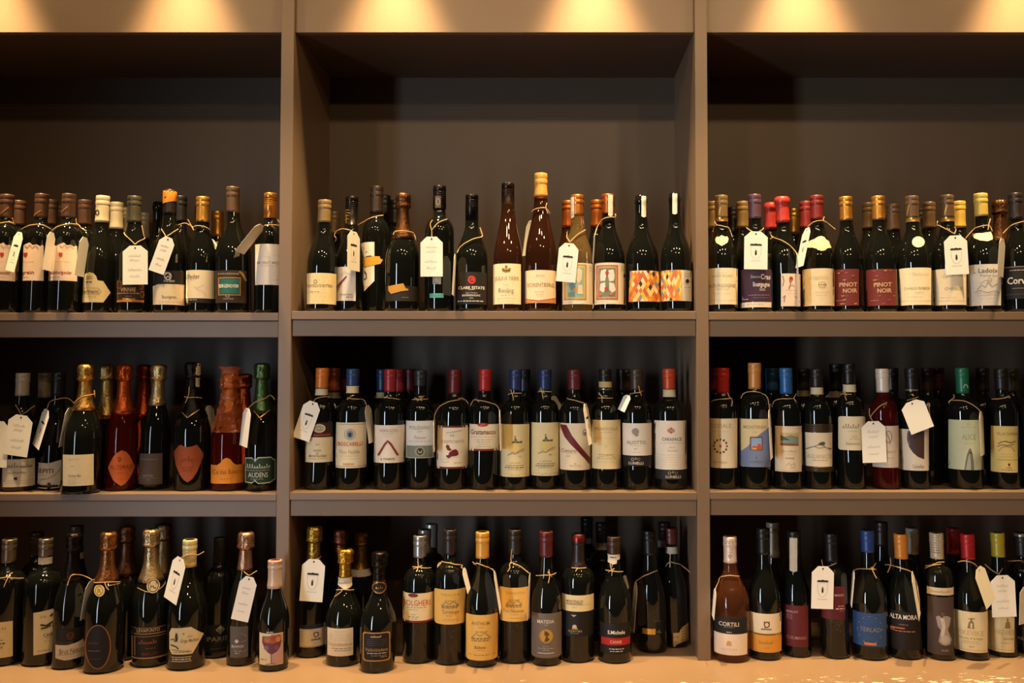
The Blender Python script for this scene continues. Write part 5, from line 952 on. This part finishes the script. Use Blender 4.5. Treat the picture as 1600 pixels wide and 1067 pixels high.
b75 = bottle(464, 704, 212, 'squat', ('champ', '#2a2019', 402), 'bulbous black-foiled sparkling bottle with gold-bordered black label in front', [
    lab(486, 662, 738, 926, '#b9803e', shape='r'), lab(493, 655, 746, 918, '#1d1815', Scr(535, 605, 765, 12, '#d0b07a', 3, 5), T('Valdobbiadene', 502, 645, 850, 22, '#a8823c'), *[D(510, 640, 785 + 12 * j, '#4f4740', 3) for j in range(4)], D(515, 640, 873, '#b9a890', 6), D(540, 640, 888, '#8d8070', 4), D(600, 640, 898, '#b9a890', 3), shape='r', off=.0007),
    lab(548, 640, 405, 488, '#1a1512', E(592, 447, 38, 34, '#b9803e', 6), Scr(570, 615, 447, 18, '#b9803e', 3, 7), shape='o', name='neck_label', off=.0022)], base=1009, xt=597, R=.0425, extra=[('capprint', [St([(548, 425), (560, 412), (590, 408), (640, 412)], 5, '#b9803e')])])
b76 = bottle(748, 948, 108, 'bord', ('metal', '#a8a09c', 256), 'silver-capped bottle with cream label in red capitals and red lower edge', [
    lab(746, 946, 485, 674, '#e6cfa0', T('BOLGHERI', 748, 920, 547, 36, '#b8503c'), D(770, 900, 577, '#a8704c', 4), D(785, 840, 592, '#b58a64', 4), D(795, 830, 622, '#a89060', 4), D(780, 850, 638, '#a89060', 5), D(800, 840, 650, '#a89060', 4), Q(746, 946, 662, 674, '#7a2420')), lab(780, 844, 486, 510, '#7a2a24', shape='o', name='top_tab', off=.0008)], base=946, xt=857)
tag(b76, (900, 330), (905, 345), 6, 'plain', 'twine bow on the red capitals bottle', [[(812, 312), (850, 316), (898, 318)], [(842, 262), (845, 300), (838, 340)], [(820, 325), (870, 305)]], yaw=1, ty=.03)
behind(b76, 1, 886, 'silver-capped bottle second in line behind the red capitals label', ('metal', '#a8a4a0', .8))
behind(b76, 2, 930, 'silver-capped bottle third in line behind the red capitals label', ('metal', '#b5b2ae', .8))
C('R3d', 'c')
YL = '#e0b05c'
def etching(cx, cy, w, h, c='#8a7a50'): return [St([(cx - w, cy + h * .4), (cx - w * .5, cy - h * .5), (cx - w * .1, cy), (cx + w * .4, cy - h * .6), (cx + w, cy + h * .3)], 5, c), D(cx - w, cx + w, cy + h * .5, c, 10), D(cx - w, cx + w * .9, cy + h * .9, c, 7), D(cx - w * .6, cx + w * .7, cy - h * .8, c, 5)]
b77 = bottle(242, 450, 70, 'bord', ('cap', '#2c211a', 236), 'dark-capped bottle with yellow etching label beside the red capitals bottle', [
    lab(244, 446, 460, 686, YL, T('TENUTA', 285, 410, 495, 14, '#b08a44'), *etching(345, 555, 55, 26), T('Torwange', 292, 400, 605, 24, '#9a7a40'), D(320, 370, 630, '#b8924c', 3), D(300, 400, 655, '#b8924c', 3), Ln(258, 435, 664, 2, '#c49a50'), shape='r')], base=956, xt=346)
tag(b77, (432, 325), (468, 470), 20, 'plain', 'shaded tag edge right of the first yellow etching label', [[(275, 310), (285, 285), (305, 282), (350, 290), (400, 302), (428, 325)], [(272, 318), (300, 275)]], yaw=1, ty=.03)
b78 = bottle(447, 658, 85, 'burg', ('cap', '#d89a3c', 260), 'yellow-orange-capped bottle with tall yellow label standing forward', [
    lab(448, 656, 625, 920, '#e3b25a', T('ANTHIUM', 485, 600, 680, 22, '#8a6c34'), T('2020', 530, 562, 705, 9, '#b08c48'), *etching(545, 762, 60, 34), T('Bellone', 506, 575, 835, 20, '#7a6030'), D(520, 570, 855, '#b08c48', 3), D(500, 600, 885, '#a8843f', 4), D(470, 490, 882, '#b08c48', 4), D(620, 640, 882, '#b08c48', 4), shape='r')], base=971, xt=557)
tag(b78, (632, 345), (672, 600), 10, 'plain', 'thin tag edge beside the yellow-orange-capped bottle', [[(498, 296), (520, 290), (560, 305), (600, 322), (628, 340), (645, 420), (662, 540)], [(492, 282), (515, 300)]], yaw=1, ty=.034)
b79 = bottle(664, 870, 70, 'bord', ('cap', '#2c211a', 236), 'dark-capped bottle with yellow etching label beside the grey coin label', [
    lab(664, 862, 448, 668, YL, T('TENUTA', 705, 830, 483, 14, '#b08a44'), *etching(760, 548, 52, 26), T('Pont Nanenon', 692, 822, 598, 22, '#9a7a40'), D(735, 790, 622, '#b8924c', 3), D(720, 810, 645, '#b8924c', 3), shape='r')], base=946, xt=766)
tag(b79, (862, 360), (850, 640), 12, 'plain', 'edge-on price tag along the second yellow etching label', [[(720, 345), (735, 320), (742, 285), (800, 310), (858, 355)], [(748, 200), (742, 250), (744, 290)]], yaw=1, ty=.03)
b80 = bottle(866, 1075, 82, 'burg', ('cap', '#5a1f1e', 252), 'dark red-capped bottle with grey label and round gold coin', [
    lab(866, 1071, 615, 904, '#6e6258', T('MATIDIA', 912, 1020, 668, 22, '#cfc6ba', 1), D(958, 980, 690, '#a89d92', 4), E(967, 762, 45, 46, '#b98c3c'), E(950, 762, 22, 40, '#8a6428', 5), G([(962, 728), (980, 735), (990, 755), (975, 762), (992, 785), (970, 800), (958, 790), (968, 765), (955, 748)], '#5d4218'), D(945, 990, 830, '#a89d92', 3), D(915, 1020, 842, '#a89d92', 4), D(950, 985, 853, '#a89d92', 4), Ln(915, 1020, 872, 6, '#c4bab0'), Ln(870, 1068, 890, 2, '#8d8278'), shape='r')], base=962, xt=969)
tag(b80, (1030, 372), (1038, 385), 6, 'plain', 'twine bow on the gold coin bottle neck', [[(906, 370), (950, 368), (1000, 365), (1030, 352)], [(985, 330), (990, 370), (982, 420)], [(978, 345), (1004, 378)]], yaw=1, ty=.03)
C('R3e', 'c')
b81 = bottle(72, 284, 100, 'bord', ('cap', '#2a1c1a', 320), 'black-capped bottle with red mouth ring and slim cream label on black', [
    lab(76, 280, 498, 603, '#e6cf9c', T('MONTEFALCO', 105, 212, 537, 15, '#6a5838', 1), T('SAGRANTINO', 105, 208, 553, 13, '#6a5838', 1), D(145, 170, 577, '#a8925c', 4), Ln(105, 262, 560, 2, '#a8925c')),
    lab(76, 280, 603, 765, '#191513', T('ALEATURA', 115, 206, 730, 14, '#a89878'), E(157, 702, 14, 14, '#c4b48c'), Q(140, 178, 710, 718, '#b8923c'), G([(135, 625), (170, 625), (152, 638)], '#b8a884'), D(130, 185, 745, '#84755c', 4), name='lower_label')], base=941, xt=183, extra=[('ring', 103, 152, '#8e2b20')])
tag(b81, (225, 340), (228, 352), 6, 'plain', 'twine bow on the red mouth ring bottle', [[(142, 318), (180, 322), (228, 318)], [(178, 318), (165, 342)]], yaw=1, ty=.03)
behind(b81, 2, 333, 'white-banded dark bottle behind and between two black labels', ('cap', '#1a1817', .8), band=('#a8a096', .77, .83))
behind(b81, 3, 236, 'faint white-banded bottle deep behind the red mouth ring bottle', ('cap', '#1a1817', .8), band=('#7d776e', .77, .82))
b82 = bottle(312, 522, 115, 'burg', ('cap', '#3a2418', 235), 'dark bottle with red band label and white paper seal on neck', [
    lab(322, 518, 680, 775, '#191514', T('S.Michele', 372, 483, 738, 24, '#e3dbcf', 1), name='upper_label'),
    lab(330, 516, 775, 822, '#a8201f', T('CANNE', 388, 462, 800, 20, '#d9a898', 1), name='red_band'), lab(322, 518, 822, 880, '#191514', D(382, 476, 846, '#c4b9ac', 6), D(388, 472, 861, '#c4b9ac', 5), name='lower_label'),
    lab(370, 450, 235, 298, '#d9cdb8', D(388, 425, 253, DK, 6), bot=[(370, 285), (405, 298), (430, 292), (432, 270), (450, 268)], name='neck_label')], base=946, xt=411)
tag(b82, (472, 378), (496, 470), 30, 'plain', 'tag corner behind the white paper seal neck', [[(358, 334), (400, 340), (466, 344)], [(388, 295), (398, 335), (402, 352)], [(380, 345), (415, 325)]], yaw=1, ty=.055)
b83 = bottle(560, 752, 75, 'burg', ('cap', '#171413', 240), 'dark bottle set back with a small gold patch label', [
    lab(597, 682, 715, 752, 'm#d3a048', name='gold_patch'), lab(684, 745, 660, 752, '#121110', T('uL', 690, 718, 732, 20, '#7d766c'), D(672, 712, 664, '#3c3a38', 14), name='side_label')], base=880, xt=612)
tag(b83, (556, 415), (532, 720), 22, 'plain', 'grey edge-on tag left of the small gold patch bottle', [[(552, 420), (562, 402), (610, 372), (660, 350), (690, 336)]], yaw=-1, ty=.02)
b84 = bottle(762, 958, 58, 'burg', ('cap', '#5a2420', 168), 'dark red-capped bottle with kraft arch label beside the upright', [
    lab(795, 942, 690, 834, '#c49c5c', T('ANT', 802, 836, 768, 16, '#8a6838'), D(803, 830, 805, '#a07c44', 24), *[D(850, 935, 715 + 18 * j, '#8a6838', 6) for j in range(5)], D(855, 930, 800, '#7a5a30', 6), top=[(795, 742), (836, 740), (842, 722), (858, 704), (885, 692), (912, 690), (932, 705), (942, 725)], bot=[(795, 828), (850, 836), (900, 832), (942, 820)])], base=907, xt=825, extra=[('band', 186, 230, '#b9b0a4')])
tag(b84, (932, 400), (952, 690), 14, 'plain', 'edge-on tag beside the kraft arch label bottle', [[(752, 312), (765, 290), (790, 284), (850, 305), (905, 350), (930, 405)], [(778, 240), (775, 285)]], yaw=1, ty=.03)
behind(b84, 1, 738, 'white-banded dark bottle behind the kraft arch label bottle', ('cap', '#2a1816', .82), band=('#84786c', .78, .84), R=.034)

# ------------------------------------------------------------------ on the counter, last bay
C('R3f', 'r')
b85 = bottle(60, 292, 115, 'burg', ('cap', '#d8c0ac', 290), 'clear rose wine bottle with black and white label next to the upright', [
    lab(62, 278, 650, 746, '#1c2022', T('CORTILI', 96, 226, 686, 26, '#d8c4a4', 1), D(130, 200, 706, '#8a7d6c', 3), D(145, 180, 738, '#cbbda4', 5), name='upper_label'),
    lab(66, 280, 750, 887, '#ecd5bc', T('ALEATURA', 112, 216, 850, 14, '#d0b596'), G([(146, 826), (146, 806), (154, 795), (166, 793), (178, 802), (180, 826)], '#c9a060'), Ln(120, 210, 872, 2, '#d8c0a4'))], base=941, xt=168, glass='rose', extra=[('capprint', [D(135, 200, 163, '#8d7a84', 6), D(155, 185, 220, '#a8968c', 3), E(168, 245, 7, 10, '#7d6a84', 4)])])
tag(b85, (72, 460), (56, 640), 16, 'plain', 'warm-lit tag edge beside the clear rose bottle', [[(112, 386), (130, 374), (170, 369), (226, 374)], [(114, 384), (85, 430), (72, 470), (62, 540)]], yaw=-1, ty=.022)
b86 = bottle(286, 502, 60, 'burg', ('cap', '#191614', 235), 'black-capped bottle with white over yellow label', [
    lab(286, 500, 618, 747, '#e3cfae', E(407, 688, 16, 17, '#6a2a24', 7), G([(388, 665), (398, 672), (390, 690)], '#6a2a24'), G([(426, 665), (416, 672), (424, 690)], '#6a2a24'), Scr(370, 440, 716, 16, '#4a3a30', 4, 8), name='upper_label'), lab(286, 502, 750, 869, '#d8963a', Ln(286, 502, 754, 5, '#4a3820'), Scr(355, 450, 805, 20, '#b07424', 4, 12), D(390, 425, 840, '#b07424', 3))], base=926, xt=380)
behind(b86, 1, 446, 'bottle with dim white seal strip behind the white over yellow label', ('cap', '#7d7468', .72), R=.034)
b87 = bottle(518, 684, 80, 'burg', ('cap', '#1a1716', 235), 'slim bottle with white vertical seal strip and maroon label', [
    lab(523, 676, 565, 833, '#5e2024', T('CUSUMANO', 535, 662, 775, 20, '#a87a78'), T('MERLOT', 532, 612, 606, 14, '#b98a84', 1), *[D(532, 575, 625 + 9 * j, '#a87a78', 3) for j in range(4)])], base=906, xt=582, R=.0345, extra=[('strip', 557, 604, 126, 348, '#c9bda8')])
b88 = bottle(758, 930, 95, 'bord', ('cap', '#1a1613', 290), 'dark bottle with maroon label mostly behind a curved shield tag', [
    lab(764, 916, 440, 656, '#5a1c20', T('CUSUMANO', 800, 906, 497, 16, '#b08a84', 1), D(870, 908, 568, '#b08a84', 6), D(855, 910, 585, '#c4a09a', 8), D(880, 908, 600, '#96706c', 4))], base=916, xt=812)
tag(b88, (772, 310), (766, 586), 142, 'logo', 'white shield tag half shaded over the maroon label', [[(764, 268), (768, 295), (778, 318)], [(778, 318), (820, 305), (858, 290)]])
C('R3g', 'r')
b89 = bottle(-30, 190, 75, 'burg', ('cap', '#27427e', 222), 'royal blue-capped bottle with blue circle-pattern label', [
    lab(-30, 186, 615, 832, '#2c4a78', T('TERLAD', 15, 150, 722, 28, '#8a7a6c'), *[E(80, 722, 30 + 16 * j, 34 + 18 * j, '#3f5c88', 3) for j in (1, 2, 3)], *[E(80 + 78 * math.cos(j * .52), 722 + 86 * math.sin(j * .52), 4, 4, '#84705c') for j in range(12)], Q(44, 122, 804, 822, '#c07840'))], base=926, xt=62)
tag(b89, (-25, 340), (-45, 560), 12, 'plain', 'tag edge left of the blue circle-pattern label', [[(-22, 335), (8, 326), (60, 326), (110, 330)], [(118, 288), (96, 320), (104, 355), (122, 388)], [(85, 318), (118, 330)]], yaw=-1, ty=.03)
b90 = bottle(192, 410, 98, 'burg', ('cap', '#cf8430', 264), 'orange-capped bottle with black label and bold white capitals', [
    lab(198, 404, 605, 855, '#1c1614', T('ALTA MORA', 208, 386, 640, 30, '#e8dccb', 1), D(270, 328, 690, '#8d7d6e', 5), Ln(213, 305, 714, 9, '#c4602c'), D(213, 372, 733, '#c47a48', 5), D(213, 240, 722, '#e0c0a0', 5))], base=921, xt=269)
tag(b90, (352, 350), (402, 640), 12, 'plain', 'edge-on tag right of the bold white capitals', [[(178, 300), (215, 302), (280, 322), (345, 345), (372, 390), (392, 480), (402, 580)], [(212, 255), (214, 300), (195, 350)]], yaw=1, ty=.03)
behind(b90, 1, 355, 'bottle with patterned cream capsule behind the bold white capitals bottle', ('cap', '#9c907c', .78))
behind(b89, 1, 192, 'dark brown capsule in shadow between blue and orange caps', ('cap', '#2a1c18', .8))
b91 = bottle(438, 632, 92, 'bord', ('cap', '#c4b498', 264), 'bottle with patterned cream capsule and pale statue torso on brown label', [
    lab(454, 622, 510, 885, '#4a3a33', G([(508, 640), (530, 630), (545, 645), (560, 632), (585, 632), (604, 645), (596, 690), (584, 720), (596, 750), (610, 785), (600, 815), (570, 825), (545, 818), (525, 800), (532, 760), (540, 725), (520, 700)], '#9a8c80'), G([(535, 645), (560, 650), (570, 700), (560, 760), (545, 790), (540, 740), (548, 700)], '#c4b8aa'), G([(540, 610), (565, 612), (562, 632), (545, 632)], '#5f4f46'), E(568, 785, 28, 28, '#b5a89a'), T('SUD', 545, 590, 855, 12, '#a8988a')),
    lab(450, 622, 450, 498, '#d0bc9c', Scr(475, 605, 474, 16, '#9a866c', 3, 9), name='upper_strip')], base=926, xt=488, R=.035, extra=[('capprint', [*[D(448, 530, 110 + 16 * j, '#8d7d68', 5) for j in range(8)], Ln(445, 535, 222, 3, '#8d7d68')])])
tag(b91, (455, 330), (450, 340), 6, 'plain', 'twine bow on the statue torso bottle', [[(440, 305), (480, 305), (520, 285), (560, 282)], [(460, 322), (500, 300), (540, 296)], [(500, 290), (480, 318)]], yaw=-1, ty=.03)
b92 = bottle(618, 844, 98, 'burg', ('cap', '#b01f22', 266), 'bright red-capped bottle with cream label and small standing figure', [
    lab(620, 842, 607, 870, '#e3d0a4', T('VIKEVIKE', 640, 818, 745, 32, '#c4a878'), T('Cannonau di Sardegna', 650, 812, 778, 16, '#9a8658'), D(690, 780, 800, '#a8925e', 4), D(670, 800, 812, '#bda672', 3), T('2021', 722, 756, 832, 10, '#8a764a'), G([(722, 672), (738, 662), (752, 672), (756, 715), (712, 715)], '#8a7650'), St([(716, 650), (736, 655), (760, 648)], 5, '#8a7650'), E(737, 655, 7, 10, '#8a7650'), Q(732, 744, 680, 712, '#e3d0a4'), Ln(622, 840, 855, 3, '#c4ae7c'))], base=926, xt=701)
tag(b92, (782, 320), (866, 556), 62, 'plain', 'grey shaded tag draped between the red cap and yellow cap', [[(650, 282), (690, 275), (745, 288), (785, 318)]], yaw=1, ty=-.04)
behind(b92, 1, 622, 'bright red-capped bottle just behind the standing figure label', ('cap', '#8e1d20', .78), R=.034)
b93 = bottle(842, 1022, 90, 'burg', ('cap', '#a89a2c', 252), 'mustard yellow-capped bottle with cream label behind a bright tag', [
    lab(842, 1016, 607, 868, '#d9c594', T('VIKEVIKE', 885, 1016, 738, 32, '#b89e6c'), T('Cannonau', 940, 1012, 778, 16, '#9a8658'), D(930, 990, 808, '#a8925e', 4), G([(960, 672), (972, 662), (986, 672), (990, 712), (954, 712)], '#8a7650'), E(972, 655, 7, 10, '#8a7650'), Ln(842, 1016, 852, 3, '#bfa976'))], base=905, xt=878, R=.036)
tag(b93, (938, 368), (952, 638), 156, 'hand', 'bright blank-looking tag tilted over the mustard-capped bottle', [[(825, 296), (870, 335), (916, 360)], [(916, 360), (940, 322)]])
b94 = bottle(1008, 1200, 90, 'bord', ('cap', '#231f20', 250), 'black-capped bottle with white mouth ring at the photo edge', [
    lab(1012, 1180, 680, 820, '#1a1517', T('NARA', 1018, 1098, 782, 20, '#8d827c', 1), Ln(1035, 1080, 718, 4, '#5d5450'))], base=896, xt=1018, extra=[('ring', 96, 120, '#a39a94')])
tag(b94, (1092, 440), (1086, 680), 70, 'plain', 'pale tag cut by the photo edge on the counter row', [[(975, 276), (1010, 275), (1060, 272)]], ty=.0)

run_behind()
run_tags()
